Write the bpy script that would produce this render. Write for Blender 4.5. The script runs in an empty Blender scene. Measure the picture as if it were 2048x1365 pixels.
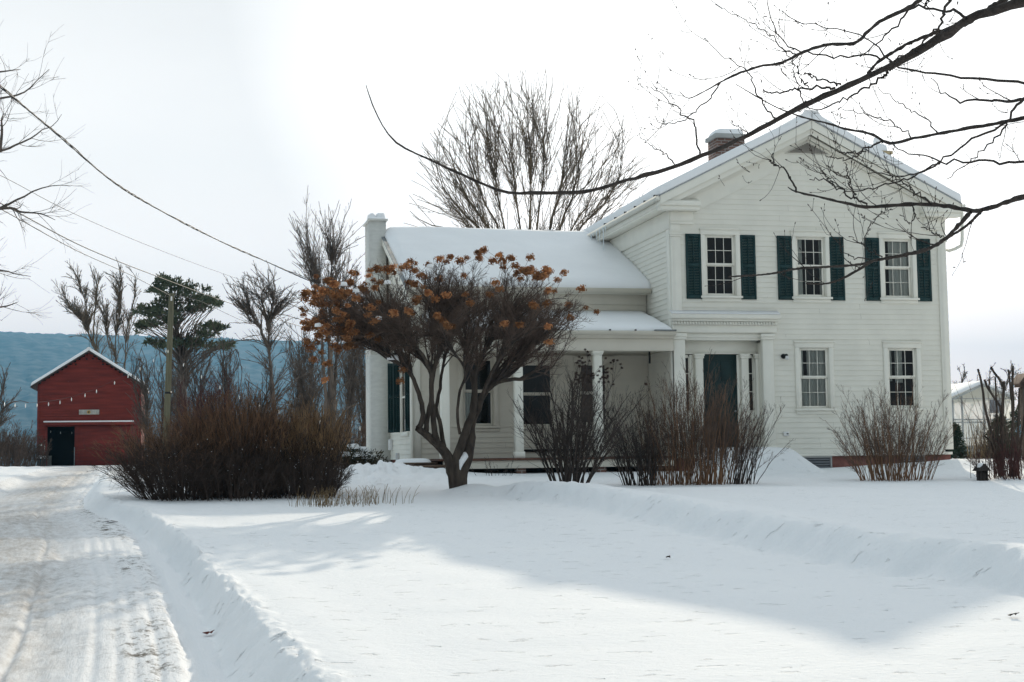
import bpy, math, random
import numpy as np
from mathutils import Vector, Matrix

rng = np.random.default_rng(7)
random.seed(7)
scene = bpy.context.scene
COL = scene.collection

# ------------------------------------------------------------------ camera
FPX, PIT, ROL, YAW, CZ = 2900.0, .0815, -.0143, .2240, 1.65
cf = np.array([math.sin(YAW)*math.cos(PIT), math.cos(YAW)*math.cos(PIT), math.sin(PIT)])
_r = np.array([math.cos(YAW), -math.sin(YAW), 0.0]); _u = np.cross(_r, cf)
cr = math.cos(ROL)*_r + math.sin(ROL)*_u
cu = -math.sin(ROL)*_r + math.cos(ROL)*_u
EYE = np.array([0, 0, CZ])

def ray(x, y):
    return cf + cr*(x-1024)/FPX - cu*(y-682.5)/FPX
def at(x, y, Y):
    d = ray(x, y); return EYE + d*Y/d[1]
def along(x, y, dist):
    d = ray(x, y); return EYE + d*dist/np.linalg.norm(d)

cam = bpy.data.cameras.new("camera"); camo = bpy.data.objects.new("camera", cam); COL.objects.link(camo)
cam.sensor_width = 36.0; cam.lens = FPX/2048*36.0
cam.clip_start = .1; cam.clip_end = 9000
camo.matrix_world = Matrix(((cr[0], cu[0], -cf[0], 0), (cr[1], cu[1], -cf[1], 0), (cr[2], cu[2], -cf[2], CZ), (0, 0, 0, 1)))
scene.camera = camo

# ------------------------------------------------------------------ materials
def newmat(name):
    m = bpy.data.materials.new(name); m.use_nodes = True
    nt = m.node_tree; b = nt.nodes['Principled BSDF']
    return m, nt, b
def mat(name, c, rough=.8, var=.15, scale=6.0, c2=None, bump=0.0, bscale=30.0, stretch=(1, 1, 1), spec=.3, detail=5, lo=.35, hi=.65, translucent=0, metal=0):
    m, nt, b = newmat(name)
    N = nt.nodes; L = nt.links
    tc = N.new('ShaderNodeTexCoord'); mp = N.new('ShaderNodeMapping'); mp.inputs['Scale'].default_value = stretch
    L.new(tc.outputs['Object'], mp.inputs['Vector'])
    nz = N.new('ShaderNodeTexNoise'); nz.inputs['Scale'].default_value = scale; nz.inputs['Detail'].default_value = detail
    L.new(mp.outputs[0], nz.inputs['Vector'])
    rp = N.new('ShaderNodeValToRGB'); rp.color_ramp.elements[0].position = lo; rp.color_ramp.elements[1].position = hi
    if c2 is None: c2 = tuple(x*(1-var) for x in c)
    rp.color_ramp.elements[0].color = (*c2, 1); rp.color_ramp.elements[1].color = (*c, 1)
    L.new(nz.outputs['Fac'], rp.inputs[0]); L.new(rp.outputs[0], b.inputs['Base Color'])
    b.inputs['Roughness'].default_value = rough; b.inputs['Specular IOR Level'].default_value = spec
    b.inputs['Metallic'].default_value = metal
    if bump:
        n2 = N.new('ShaderNodeTexNoise'); n2.inputs['Scale'].default_value = bscale; n2.inputs['Detail'].default_value = 6
        L.new(mp.outputs[0], n2.inputs['Vector'])
        bp = N.new('ShaderNodeBump'); bp.inputs['Strength'].default_value = bump; bp.inputs['Distance'].default_value = .02
        L.new(n2.outputs['Fac'], bp.inputs['Height']); L.new(bp.outputs[0], b.inputs['Normal'])
    if translucent:
        tr = N.new('ShaderNodeBsdfTranslucent'); L.new(rp.outputs[0], tr.inputs['Color'])
        mx = N.new('ShaderNodeMixShader'); mx.inputs[0].default_value = translucent
        L.new(b.outputs[0], mx.inputs[1]); L.new(tr.outputs[0], mx.inputs[2])
        L.new(mx.outputs[0], N['Material Output'].inputs['Surface'])
    return m

M = {}
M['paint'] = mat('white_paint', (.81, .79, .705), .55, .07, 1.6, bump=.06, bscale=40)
M['trim'] = mat('trim_paint', (.83, .81, .725), .5, .05, 2.5, bump=.04, bscale=50)
M['cream'] = mat('wing_paint', (.68, .64, .55), .6, .08, 1.8, bump=.05, bscale=40)  # wing and porch surfaces, darker and warmer than the main walls
M['snow'] = mat('roof_snow', (.90, .91, .92), .7, .03, 1.2, bump=.35, bscale=9, spec=.04)
M['shutter'] = mat('shutter_green', (.012, .045, .046), .45, .35, 5)
M['door'] = mat('door_green', (.006, .026, .026), .4, .3, 4)
M['roofing'] = mat('roof_shingle', (.42, .44, .45), .9, .3, 10)
M['metal'] = mat('grey_metal', (.25, .28, .29), .5, .3, 8, metal=.4)
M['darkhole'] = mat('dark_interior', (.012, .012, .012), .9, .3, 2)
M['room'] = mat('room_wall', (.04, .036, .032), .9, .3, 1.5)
M['curtain'] = mat('curtain_cloth', (.84, .88, .82), .9, .25, 22, stretch=(1, 1, .05), translucent=.35)
M['redcurtain'] = mat('red_cloth', (.17, .06, .05), .9, .3, 20, stretch=(1, 1, .1))
M['brownblind'] = mat('brown_blind', (.16, .10, .07), .8, .3, 12)
M['woodfloor'] = mat('porch_wood', (.16, .08, .055), .7, .35, 6, stretch=(1, 8, 1))
M['oldwood'] = mat('old_wood', (.15, .10, .07), .85, .4, 6, stretch=(1, 6, 1))
M['white_brick'] = mat('painted_brick', (.68, .68, .64), .8, .1, 5, bump=.3, bscale=18, stretch=(1, 1, 3))
M['black'] = mat('black_iron', (.01, .011, .013), .4, .2, 10)  # ironwork, and the sheets that stand in for deep shade
M['whiteplastic'] = mat('white_plastic', (.75, .75, .74), .4, .05, 10)
M['bark'] = mat('grey_bark', (.085, .066, .052), .95, .5, 9, c2=(.035, .027, .022), bump=.8, bscale=22, stretch=(1, 1, .35))
M['barkbg'] = mat('tree_bark', (.15, .122, .104), .95, .5, 5, c2=(.075, .062, .053), bump=.5, bscale=14, stretch=(1, 1, .3))
M['barkgold'] = mat('willow_bark', (.18, .14, .095), .95, .5, 4, c2=(.08, .064, .048), bump=.4, bscale=14, stretch=(1, 1, .3))
M['limb'] = mat('maple_bark', (.06, .05, .045), .9, .5, 25, c2=(.03, .026, .024), bump=.9, bscale=60, stretch=(1, 1, 1))
M['twig'] = mat('twig_bark', (.15, .105, .082), .9, .4, 6)
M['twigdark'] = mat('dark_twig', (.075, .058, .05), .9, .4, 6)
M['hedgedark'] = mat('hedge_bark', (.078, .054, .043), .9, .4, 6)
M['twigbrown'] = mat('brown_twig', (.27, .15, .085), .9, .45, 3)
M['twiggold'] = mat('gold_twig', (.40, .25, .13), .9, .4, 3)
M['twigred'] = mat('red_twig', (.11, .045, .04), .9, .4, 3)
M['bud'] = mat('bud', (.05, .03, .025), .8, .3, 20)
M['flower'] = mat('dry_flower', (.36, .185, .085), .9, .5, 9, c2=(.17, .07, .032), translucent=.55)
M['seed'] = mat('seed_head', (.075, .045, .035), .9, .4, 9)
M['straw'] = mat('dry_straw', (.34, .24, .13), .9, .4, 4, translucent=.3)
M['needle'] = mat('pine_needles', (.10, .12, .075), .85, .4, 1.2, c2=(.05, .068, .045), translucent=.25)
M['yew'] = mat('evergreen_leaf', (.045, .075, .040), .85, .5, 2.0, c2=(.02, .035, .02), translucent=.2)
M['leaf'] = mat('dead_leaf', (.22, .06, .04), .8, .4, 60)
M['debris'] = mat('dark_debris', (.05, .035, .025), .9, .4, 40)
M['pole'] = mat('pole_wood', (.17, .16, .105), .9, .35, 5, stretch=(4, 4, .2), bump=.4, bscale=20)
M['cable'] = mat('cable_black', (.018, .02, .026), .6, .2, 5)
M['bulb'] = mat('white_bulb', (.85, .85, .82), .25, .02, 5)
M['barnroof'] = mat('barn_roofing', (.07, .05, .045), .9, .3, 4)
M['sign'] = mat('sign_board', (.52, .51, .46), .7, .3, 4, bump=.1)
M['signmark'] = mat('sign_lettering', (.30, .32, .30), .7, .2, 9)
M['yellow'] = mat('yellow_petal', (.55, .33, .06), .7, .2, 9)
M['foundation'] = mat('foundation_brick', (.27, .115, .095), .9, .35, 5, bump=.4, bscale=20)
M['ice'] = mat('ice', (.75, .82, .86), .15, .03, 5, spec=.6)
M['bin'] = mat('bin_plastic', (.02, .04, .05), .5, .3, 5)
M['lanternwood'] = mat('weathered_wood', (.055, .042, .038), .9, .4, 12, stretch=(1, 1, .3))
M['brownroof'] = mat('birdhouse_wood', (.085, .06, .05), .85, .35, 9)
M['ghframe'] = mat('greenhouse_frame', (.42, .43, .42), .5, .15, 4)
M['ghpane'] = mat('greenhouse_sheet', (.93, .93, .90), .45, .04, .6, translucent=.8)
M['ghwall'] = mat('greenhouse_base', (.40, .41, .40), .8, .2, 2)
M['louver'] = mat('louver_metal', (.26, .27, .29), .6, .2, 3)

def flower_tint():
    m = M['flower']; N = m.node_tree.nodes; L = m.node_tree.links
    rp = [n for n in N if n.type == 'VALTORGB'][0]; oi = N.new('ShaderNodeObjectInfo'); mr = N.new('ShaderNodeMapRange'); mr.inputs['To Min'].default_value = .55; mr.inputs['To Max'].default_value = 1.75
    L.new(oi.outputs['Random'], mr.inputs[0]); vm = N.new('ShaderNodeVectorMath'); vm.operation = 'SCALE'; vm.name = 'flower_tint'; L.new(rp.outputs[0], vm.inputs[0]); L.new(mr.outputs[0], vm.inputs['Scale'])
    for n in N:
        if n.type == 'BSDF_PRINCIPLED': L.new(vm.outputs[0], n.inputs['Base Color'])
        if n.type == 'BSDF_TRANSLUCENT': L.new(vm.outputs[0], n.inputs['Color'])
flower_tint()
def brick_mat(name, c1, c2, mortar, sx):
    m, nt, b = newmat(name); N = nt.nodes; L = nt.links
    tc = N.new('ShaderNodeTexCoord'); sp = N.new('ShaderNodeSeparateXYZ'); L.new(tc.outputs['Object'], sp.inputs[0])
    ad = N.new('ShaderNodeMath'); ad.operation = 'ADD'; L.new(sp.outputs[0], ad.inputs[0]); L.new(sp.outputs[1], ad.inputs[1])
    cb = N.new('ShaderNodeCombineXYZ'); L.new(ad.outputs[0], cb.inputs[0]); L.new(sp.outputs[2], cb.inputs[1])
    br = N.new('ShaderNodeTexBrick'); L.new(cb.outputs[0], br.inputs['Vector'])
    br.inputs['Scale'].default_value = sx; br.inputs['Color1'].default_value = (*c1, 1); br.inputs['Color2'].default_value = (*c2, 1)
    br.inputs['Mortar'].default_value = (*mortar, 1); br.inputs['Mortar Size'].default_value = .05
    br.inputs['Brick Width'].default_value = 1.0; br.inputs['Row Height'].default_value = .36
    L.new(br.outputs['Color'], b.inputs['Base Color']); b.inputs['Roughness'].default_value = .9
    bp = N.new('ShaderNodeBump'); bp.inputs['Strength'].default_value = .5; bp.inputs['Distance'].default_value = .01
    bp.invert = True; L.new(br.outputs['Fac'], bp.inputs['Height']); L.new(bp.outputs[0], b.inputs['Normal'])
    return m
M['brick'] = brick_mat('chimney_brick', (.22, .115, .085), (.13, .075, .06), (.33, .30, .28), 4.6)

def barn_mat():
    m, nt, b = newmat('barn_red'); N = nt.nodes; L = nt.links
    tc = N.new('ShaderNodeTexCoord')
    mp = N.new('ShaderNodeMapping'); mp.inputs['Scale'].default_value = (.5, .5, 5); L.new(tc.outputs['Object'], mp.inputs[0])
    nz = N.new('ShaderNodeTexNoise'); nz.inputs['Scale'].default_value = 1.3; nz.inputs['Detail'].default_value = 6; L.new(mp.outputs[0], nz.inputs['Vector'])
    rp = N.new('ShaderNodeValToRGB'); rp.color_ramp.elements[0].position = .3; rp.color_ramp.elements[1].position = .7
    rp.color_ramp.elements[0].color = (.12, .015, .010, 1); rp.color_ramp.elements[1].color = (.23, .030, .019, 1)
    L.new(nz.outputs['Fac'], rp.inputs[0]); L.new(rp.outputs[0], b.inputs['Base Color']); b.inputs['Roughness'].default_value = .85
    return m
M['barn'] = barn_mat()

def glass_mat():
    m, nt, b = newmat('window_glass'); N = nt.nodes; L = nt.links
    t = N.new('ShaderNodeBsdfTransparent'); t.inputs[0].default_value = (.93, .95, .94, 1)
    g = N.new('ShaderNodeBsdfGlossy'); g.inputs['Roughness'].default_value = .02
    tc = N.new('ShaderNodeTexCoord'); nz = N.new('ShaderNodeTexNoise'); nz.inputs['Scale'].default_value = 2.2
    L.new(tc.outputs['Object'], nz.inputs['Vector']); bp = N.new('ShaderNodeBump'); bp.inputs['Strength'].default_value = .04; bp.inputs['Distance'].default_value = .05
    L.new(nz.outputs['Fac'], bp.inputs['Height']); L.new(bp.outputs[0], g.inputs['Normal'])
    fr = N.new('ShaderNodeFresnel'); fr.inputs[0].default_value = 1.55
    mx = N.new('ShaderNodeMixShader'); L.new(fr.outputs[0], mx.inputs[0]); L.new(t.outputs[0], mx.inputs[1]); L.new(g.outputs[0], mx.inputs[2])
    L.new(mx.outputs[0], N['Material Output'].inputs['Surface'])
    return m
M['glass'] = glass_mat()
def film():
    m, nt, b = newmat('greenhouse_film'); N = nt.nodes; L = nt.links
    t = N.new('ShaderNodeBsdfTransparent'); t.inputs[0].default_value = (.95, .95, .93, 1); tr = N.new('ShaderNodeBsdfTranslucent'); tr.inputs[0].default_value = (.92, .92, .88, 1)
    mx = N.new('ShaderNodeMixShader'); mx.inputs[0].default_value = .5; L.new(t.outputs[0], mx.inputs[1]); L.new(tr.outputs[0], mx.inputs[2]); L.new(mx.outputs[0], N['Material Output'].inputs['Surface']); return m
M['ghpane'] = film()

def ground_snow():
    m, nt, b = newmat('lawn_snow'); N = nt.nodes; L = nt.links
    tc = N.new('ShaderNodeTexCoord')
    nz = N.new('ShaderNodeTexNoise'); nz.inputs['Scale'].default_value = .9; nz.inputs['Detail'].default_value = 8
    L.new(tc.outputs['Object'], nz.inputs['Vector'])
    rp = N.new('ShaderNodeValToRGB'); rp.color_ramp.elements[0].color = (.86, .87, .885, 1); rp.color_ramp.elements[1].color = (.92, .925, .93, 1)
    L.new(nz.outputs['Fac'], rp.inputs[0]); L.new(rp.outputs[0], b.inputs['Base Color'])
    b.inputs['Roughness'].default_value = .8; b.inputs['Specular IOR Level'].default_value = .04
    mp = N.new('ShaderNodeMapping'); mp.inputs['Scale'].default_value = (1.0, 1.6, 1); L.new(tc.outputs['Object'], mp.inputs[0])
    n2 = N.new('ShaderNodeTexNoise'); n2.inputs['Scale'].default_value = 14; n2.inputs['Detail'].default_value = 9; n2.inputs['Roughness'].default_value = .65
    L.new(mp.outputs[0], n2.inputs['Vector'])
    bp = N.new('ShaderNodeBump'); bp.inputs['Strength'].default_value = .42; bp.inputs['Distance'].default_value = .03
    L.new(n2.outputs['Fac'], bp.inputs['Height'])
    m4 = N.new('ShaderNodeMapping'); m4.inputs['Scale'].default_value = (1.0, 2.0, 1); L.new(tc.outputs['Object'], m4.inputs[0])
    n4 = N.new('ShaderNodeTexNoise'); n4.inputs['Scale'].default_value = 4.5; n4.inputs['Detail'].default_value = 4; n4.inputs['Roughness'].default_value = .6; L.new(m4.outputs[0], n4.inputs['Vector'])
    r4 = N.new('ShaderNodeValToRGB'); r4.color_ramp.elements[0].position = .64; r4.color_ramp.elements[1].position = .70; L.new(n4.outputs['Fac'], r4.inputs[0])
    b4 = N.new('ShaderNodeBump'); b4.invert = True; b4.inputs['Strength'].default_value = .8; b4.inputs['Distance'].default_value = .025
    L.new(r4.outputs[0], b4.inputs['Height']); L.new(b4.outputs[0], bp.inputs['Normal'])
    n3 = N.new('ShaderNodeTexNoise'); n3.inputs['Scale'].default_value = 120; n3.inputs['Detail'].default_value = 3
    L.new(tc.outputs['Object'], n3.inputs['Vector'])
    b2 = N.new('ShaderNodeBump'); b2.inputs['Strength'].default_value = .25; b2.inputs['Distance'].default_value = .006
    L.new(n3.outputs['Fac'], b2.inputs['Height']); L.new(bp.outputs[0], b2.inputs['Normal']); L.new(b2.outputs[0], b.inputs['Normal'])
    return m
M['lawn'] = ground_snow()

def drive_mat():
    # UV: u = metres across the drive from its middle, v = metres along it
    m, nt, b = newmat('packed_snow'); N = nt.nodes; L = nt.links
    uv = N.new('ShaderNodeUVMap'); uv.uv_map = 'drive'
    sp = N.new('ShaderNodeSeparateXYZ'); L.new(uv.outputs[0], sp.inputs[0])
    def noise(sx, sy, sc, det=6, ro=.6):
        mp = N.new('ShaderNodeMapping'); mp.inputs['Scale'].default_value = (sx, sy, 1); L.new(uv.outputs[0], mp.inputs[0])
        n = N.new('ShaderNodeTexNoise'); n.inputs['Scale'].default_value = sc; n.inputs['Detail'].default_value = det; n.inputs['Roughness'].default_value = ro
        L.new(mp.outputs[0], n.inputs['Vector']); return n.outputs['Fac']
    def ramp(src, stops):
        r = N.new('ShaderNodeValToRGB'); e = r.color_ramp.elements
        e.remove(e[1]); e[0].position = stops[0][0]; e[0].color = (stops[0][1],)*3+(1,)
        for p, v in stops[1:]: q = e.new(p); q.color = (v, v, v, 1)
        L.new(src, r.inputs[0]); return r.outputs[0]
    def math_(op, a, c):
        n = N.new('ShaderNodeMath'); n.operation = op
        for i, v in enumerate((a, c)):
            if isinstance(v, (int, float)): n.inputs[i].default_value = v
            else: L.new(v, n.inputs[i])
        return n.outputs[0]
    def mixc(f, a, c):
        n = N.new('ShaderNodeMix'); n.data_type = 'RGBA'; L.new(f, n.inputs['Factor'])
        for k, v in (('A', a), ('B', c)):
            s = [x for x in n.inputs if x.name == k and x.type == 'RGBA'][0]
            if isinstance(v, tuple): s.default_value = (*v, 1)
            else: L.new(v, s)
        return [x for x in n.outputs if x.type == 'RGBA'][0]
    u = math_('MULTIPLY_ADD', sp.outputs[0], .18); u.node.inputs[2].default_value = .5   # -2.8..2.8 m -> 0..1
    # worn brown strip in the middle and along the left verge
    mid = ramp(u, [(.12, .75), (.25, .25), (.34, .35), (.44, 1), (.56, 1), (.64, .25), (.70, .2), (.75, .1), (.78, 0)])
    patch = noise(1.0, .12, 1.6, 8, .65)
    fine = noise(1.0, .22, 9, 10, .8)
    dirt = math_('MULTIPLY', math_('MULTIPLY', mid, ramp(patch, [(.30, .35), (.55, 1)])), ramp(fine, [(.36, .30), (.58, 1)]))
    c1 = mixc(math_('MULTIPLY', dirt, .85), (.86, .87, .885), (.43, .395, .36))
    # dark gravel and grass showing through in specks
    sp1 = noise(1.0, .5, 6, 10, .85); big = noise(.8, .22, .9, 3, .5)
    edge = ramp(u, [(.0, 1), (.14, .9), (.2, .25), (.45, .25), (.66, .3), (.70, 1), (.735, .8), (.765, 0)])
    dark = math_('MULTIPLY', math_('MULTIPLY', ramp(sp1, [(.50, 0), (.57, 1)]), ramp(big, [(.38, 0), (.50, 1)])), edge)
    c2 = mixc(dark, c1, (.085, .07, .05))
    L.new(c2, b.inputs['Base Color']); b.inputs['Roughness'].default_value = .7; b.inputs['Specular IOR Level'].default_value = .08
    hb = noise(1.0, .10, 9, 6, .6); hf = noise(1, .8, 22, 6, .7)
    hh = math_('ADD', math_('MULTIPLY', hb, .8), math_('MULTIPLY', hf, .5))
    bp = N.new('ShaderNodeBump'); bp.inputs['Strength'].default_value = .6; bp.inputs['Distance'].default_value = .05
    L.new(hh, bp.inputs['Height']); L.new(bp.outputs[0], b.inputs['Normal'])
    return m
M['drive'] = drive_mat()
M['hill'] = mat('winter_forest', (.10, .095, .092), .95, .5, .025, c2=(.012, .013, .014), detail=10, lo=.42, hi=.58, bump=1.0, bscale=.05)
nodes_ = M['hill'].node_tree.nodes

# ------------------------------------------------------------------ object helpers
def empty(name, loc, label=None, cat=None, group=None):
    o = bpy.data.objects.new(name, None); COL.objects.link(o); o.location = loc
    o.empty_display_size = .2
    if label: o['label'] = label
    if cat: o['category'] = cat
    if group: o['group'] = group
    return o
def tag(o, label=None, cat=None, group=None, kind=None):
    if label: o['label'] = label
    if cat: o['category'] = cat
    if group: o['group'] = group
    if kind: o['kind'] = kind
    return o
def root_loc(p):
    v = Vector((0, 0, 0))
    while p is not None:
        v += p.location; p = p.parent
    return np.array(v)
def mk(name, V, F, m, parent=None, smooth=False, bevel=0, midx=None, uv=None):
    """V (n,3) in world metres; F a list of (k,3|4) int arrays"""
    V = np.asarray(V, dtype=np.float64)
    if parent is not None: V = V - root_loc(parent)
    F = [np.asarray(f, dtype=np.int32) for f in F if len(f)]
    loops = np.concatenate([f.ravel() for f in F]); tot = np.concatenate([np.full(len(f), f.shape[1], np.int32) for f in F])
    st = np.concatenate([[0], np.cumsum(tot)[:-1]]).astype(np.int32)
    me = bpy.data.meshes.new(name)
    me.vertices.add(len(V)); me.vertices.foreach_set('co', V.astype(np.float32).ravel())
    me.loops.add(len(loops)); me.loops.foreach_set('vertex_index', loops)
    me.polygons.add(len(tot)); me.polygons.foreach_set('loop_start', st); me.polygons.foreach_set('loop_total', tot)
    if uv is not None:
        l = me.uv_layers.new(name='drive'); l.data.foreach_set('uv', uv[loops].astype(np.float32).ravel())
    for x in (m if isinstance(m, (list, tuple)) else [m]): me.materials.append(x)
    if midx is not None: me.polygons.foreach_set('material_index', np.asarray(midx, dtype=np.int32))
    me.update(calc_edges=True); me.validate()
    if smooth: me.polygons.foreach_set('use_smooth', np.ones(len(me.polygons), dtype=bool))
    o = bpy.data.objects.new(name, me); COL.objects.link(o)
    if parent is not None: o.parent = parent
    if bevel:
        md = o.modifiers.new('bevel', 'BEVEL'); md.width = bevel; md.segments = 1; md.limit_method = 'ANGLE'
    return o

class MB:
    def __init__(s): s.V = []; s.F3 = []; s.F4 = []; s.n = 0
    def add(s, V, F):
        V = np.asarray(V, float); s.V.append(V)
        for f in F:
            (s.F3 if len(f) == 3 else s.F4).append([i+s.n for i in f])
        s.n += len(V); return s
    def box(s, x0, x1, y0, y1, z0, z1):
        v = [(x, y, z) for z in (z0, z1) for y in (y0, y1) for x in (x0, x1)]
        return s.add(v, [(0, 2, 3, 1), (4, 5, 7, 6), (0, 1, 5, 4), (2, 6, 7, 3), (0, 4, 6, 2), (1, 3, 7, 5)])
    def prism(s, poly, axis, a0, a1):
        """poly: list of 2D points in the plane across `axis` ('x': (y,z), 'y': (x,z), 'z': (x,y))"""
        def p3(p, a):
            return {'x': (a, p[0], p[1]), 'y': (p[0], a, p[1]), 'z': (p[0], p[1], a)}[axis]
        n = len(poly); v = [p3(p, a0) for p in poly] + [p3(p, a1) for p in poly]
        f = [(i, (i+1) % n, n+(i+1) % n, n+i) for i in range(n)]
        s.add(v, f)
        base = s.n - 2*n
        for off in (0, n):
            if n == 4: s.F4.append([base+off+i for i in range(4)])
            else:
                for i in range(1, n-1): s.F3.append([base+off, base+off+i, base+off+i+1])
        return s
    def quad(s, a, b, c, d): return s.add([a, b, c, d], [(0, 1, 2, 3)])
    def cyl(s, c0, c1, r0, r1, n=12, cap=True):
        c0 = np.array(c0, float); c1 = np.array(c1, float); t = c1-c0; t = t/np.linalg.norm(t)
        a = np.cross(t, (0, 0, 1.0) if abs(t[2]) < .9 else (1.0, 0, 0)); a = a/np.linalg.norm(a); b = np.cross(t, a)
        an = np.arange(n)*2*math.pi/n; d = np.cos(an)[:, None]*a+np.sin(an)[:, None]*b
        v = np.concatenate([c0+d*r0, c1+d*r1, [c0], [c1]])
        f = [(i, (i+1) % n, n+(i+1) % n, n+i) for i in range(n)]
        if cap: f += [((i+1) % n, i, 2*n) for i in range(n)] + [(n+i, n+(i+1) % n, 2*n+1) for i in range(n)]
        return s.add(v, f)
    def build(s, name, m, parent=None, bevel=0, smooth=False):
        o = mk(name, np.concatenate(s.V), [np.array(s.F4) if s.F4 else [], np.array(s.F3) if s.F3 else []], m, parent, smooth, bevel)
        return o

def tubes(name, batches, m, parent=None, sides=4, smooth=True, kind=None):
    VV = []; FF = []; n0 = 0
    for P, R in batches:
        if len(P) == 0: continue
        B, n, _ = P.shape
        T = np.gradient(P, axis=1); T /= np.linalg.norm(T, axis=2, keepdims=True)+1e-9
        mean = T.mean(axis=1); mean /= np.linalg.norm(mean, axis=1, keepdims=True)+1e-9
        ref = np.where(np.abs(mean[:, 2:3]) < .8, np.array([[0, 0, 1.0]]), np.array([[1.0, .3, 0]]))
        ref = np.repeat(ref[:, None, :], n, axis=1)
        A = np.cross(T, ref); A /= np.linalg.norm(A, axis=2, keepdims=True)+1e-9
        C = np.cross(T, A)
        an = np.arange(sides)*2*math.pi/sides
        ring = P[:, :, None, :] + R[:, :, None, None]*(A[:, :, None, :]*np.cos(an)[None, None, :, None]+C[:, :, None, :]*np.sin(an)[None, None, :, None])
        VV.append(ring.reshape(-1, 3))
        b = (np.arange(B)*n*sides)[:, None, None]; i = (np.arange(n-1)*sides)[None, :, None]; k = np.arange(sides)[None, None, :]; k2 = (k+1) % sides
        q = np.stack([b+i+k, b+i+k2, b+i+sides+k2, b+i+sides+k], axis=-1).reshape(-1, 4)
        FF.append(q+n0); n0 += B*n*sides
    o = mk(name, np.concatenate(VV), [np.concatenate(FF)], m, parent, smooth)
    if kind: o['kind'] = kind
    return o

def resample(pts, n, rad=None):
    pts = np.asarray(pts, float)
    d = np.concatenate([[0], np.cumsum(np.linalg.norm(np.diff(pts, axis=0), axis=1))])
    if len(pts) > 2:   # Catmull-Rom
        out = []
        for t in np.linspace(0, d[-1], n):
            i = min(max(np.searchsorted(d, t)-1, 0), len(pts)-2)
            f = (t-d[i])/max(d[i+1]-d[i], 1e-9)
            p0 = pts[max(i-1, 0)]; p1 = pts[i]; p2 = pts[i+1]; p3 = pts[min(i+2, len(pts)-1)]
            out.append(.5*((2*p1)+(-p0+p2)*f+(2*p0-5*p1+4*p2-p3)*f*f+(-p0+3*p1-3*p2+p3)*f**3))
        P = np.array(out)
    else:
        P = np.stack([np.interp(np.linspace(0, d[-1], n), d, pts[:, k]) for k in range(3)], axis=1)
    if rad is None: return P
    return P, np.interp(np.linspace(0, d[-1], n), d, rad)

def spawn(P, R, k, t=(.3, 1.0), ang=(.5, .9), L=(.3, .6), n=5, up=.1, wig=.15, rf=.6, rmin=.002, rtip=.35, rel=True, g=None, flat=1.0):
    """k children on every branch of the batch (P, R)"""
    g = g or rng
    B, N, _ = P.shape
    idx = np.repeat(np.arange(B), k); K = len(idx)
    tt = g.uniform(t[0], t[1], K)
    f = tt*(N-1); i = np.minimum(f.astype(int), N-2); w = (f-i)[:, None]
    base = P[idx, i]*(1-w)+P[idx, i+1]*w; r0 = R[idx, i]*(1-w[:, 0])+R[idx, i+1]*w[:, 0]
    T = P[idx, i+1]-P[idx, i]; seg = np.linalg.norm(T, axis=1, keepdims=True)+1e-9; T = T/seg
    plen = np.linalg.norm(np.diff(P, axis=1), axis=2).sum(axis=1)[idx]
    q = g.normal(size=(K, 3)); q -= (q*T).sum(1, keepdims=True)*T; q /= np.linalg.norm(q, axis=1, keepdims=True)+1e-9
    a = g.uniform(ang[0], ang[1], K)[:, None]
    D = np.cos(a)*T+np.sin(a)*q
    D[:, 2] *= flat
    ln = g.uniform(L[0], L[1], K)
    if rel: ln = ln*plen*(1.15-.85*tt)
    out = np.zeros((K, n, 3)); out[:, 0] = base; p = base.copy()
    bend = g.normal(size=(K, 3))*wig
    for s in range(1, n):
        D = D+g.normal(size=(K, 3))*wig*.6+bend*.4; D[:, 2] += up
        D /= np.linalg.norm(D, axis=1, keepdims=True)
        p = p+D*(ln/(n-1))[:, None]; out[:, s] = p
    r = np.maximum(r0*rf, rmin)[:, None]*np.linspace(1, rtip, n)[None, :]
    return out, np.maximum(r, rmin*.6)

def bez(p0, c, p1, n):
    t = np.linspace(0, 1, n)[:, None]
    return (1-t)**2*np.asarray(p0)+2*t*(1-t)*np.asarray(c)+t*t*np.asarray(p1)

# value noise
def _h(i, j, s):
    with np.errstate(over='ignore'):
        x = (i.astype(np.int64)*374761393+j.astype(np.int64)*668265263+s*1442695041) & 0xffffffff
        x = ((x ^ (x >> 13))*1274126177) & 0xffffffff
        x = x ^ (x >> 16)
    return (x & 0xffff)/65535.0
def vn(x, y, s=0):
    x = np.asarray(x, float); y = np.asarray(y, float)
    i = np.floor(x); j = np.floor(y); fx = x-i; fy = y-j; fx = fx*fx*(3-2*fx); fy = fy*fy*(3-2*fy)
    return (_h(i, j, s)*(1-fx)+_h(i+1, j, s)*fx)*(1-fy)+(_h(i, j+1, s)*(1-fx)+_h(i+1, j+1, s)*fx)*fy
def fbm(x, y, s=0, o=4):
    a = .5; r = 0; f = 1.0
    for k in range(o):
        r = r+a*(vn(x*f, y*f, s+k)-.5); a *= .5; f *= 2.03
    return r
def sst(x): x = np.clip(x, 0, 1); return x*x*(3-2*x)

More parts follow.
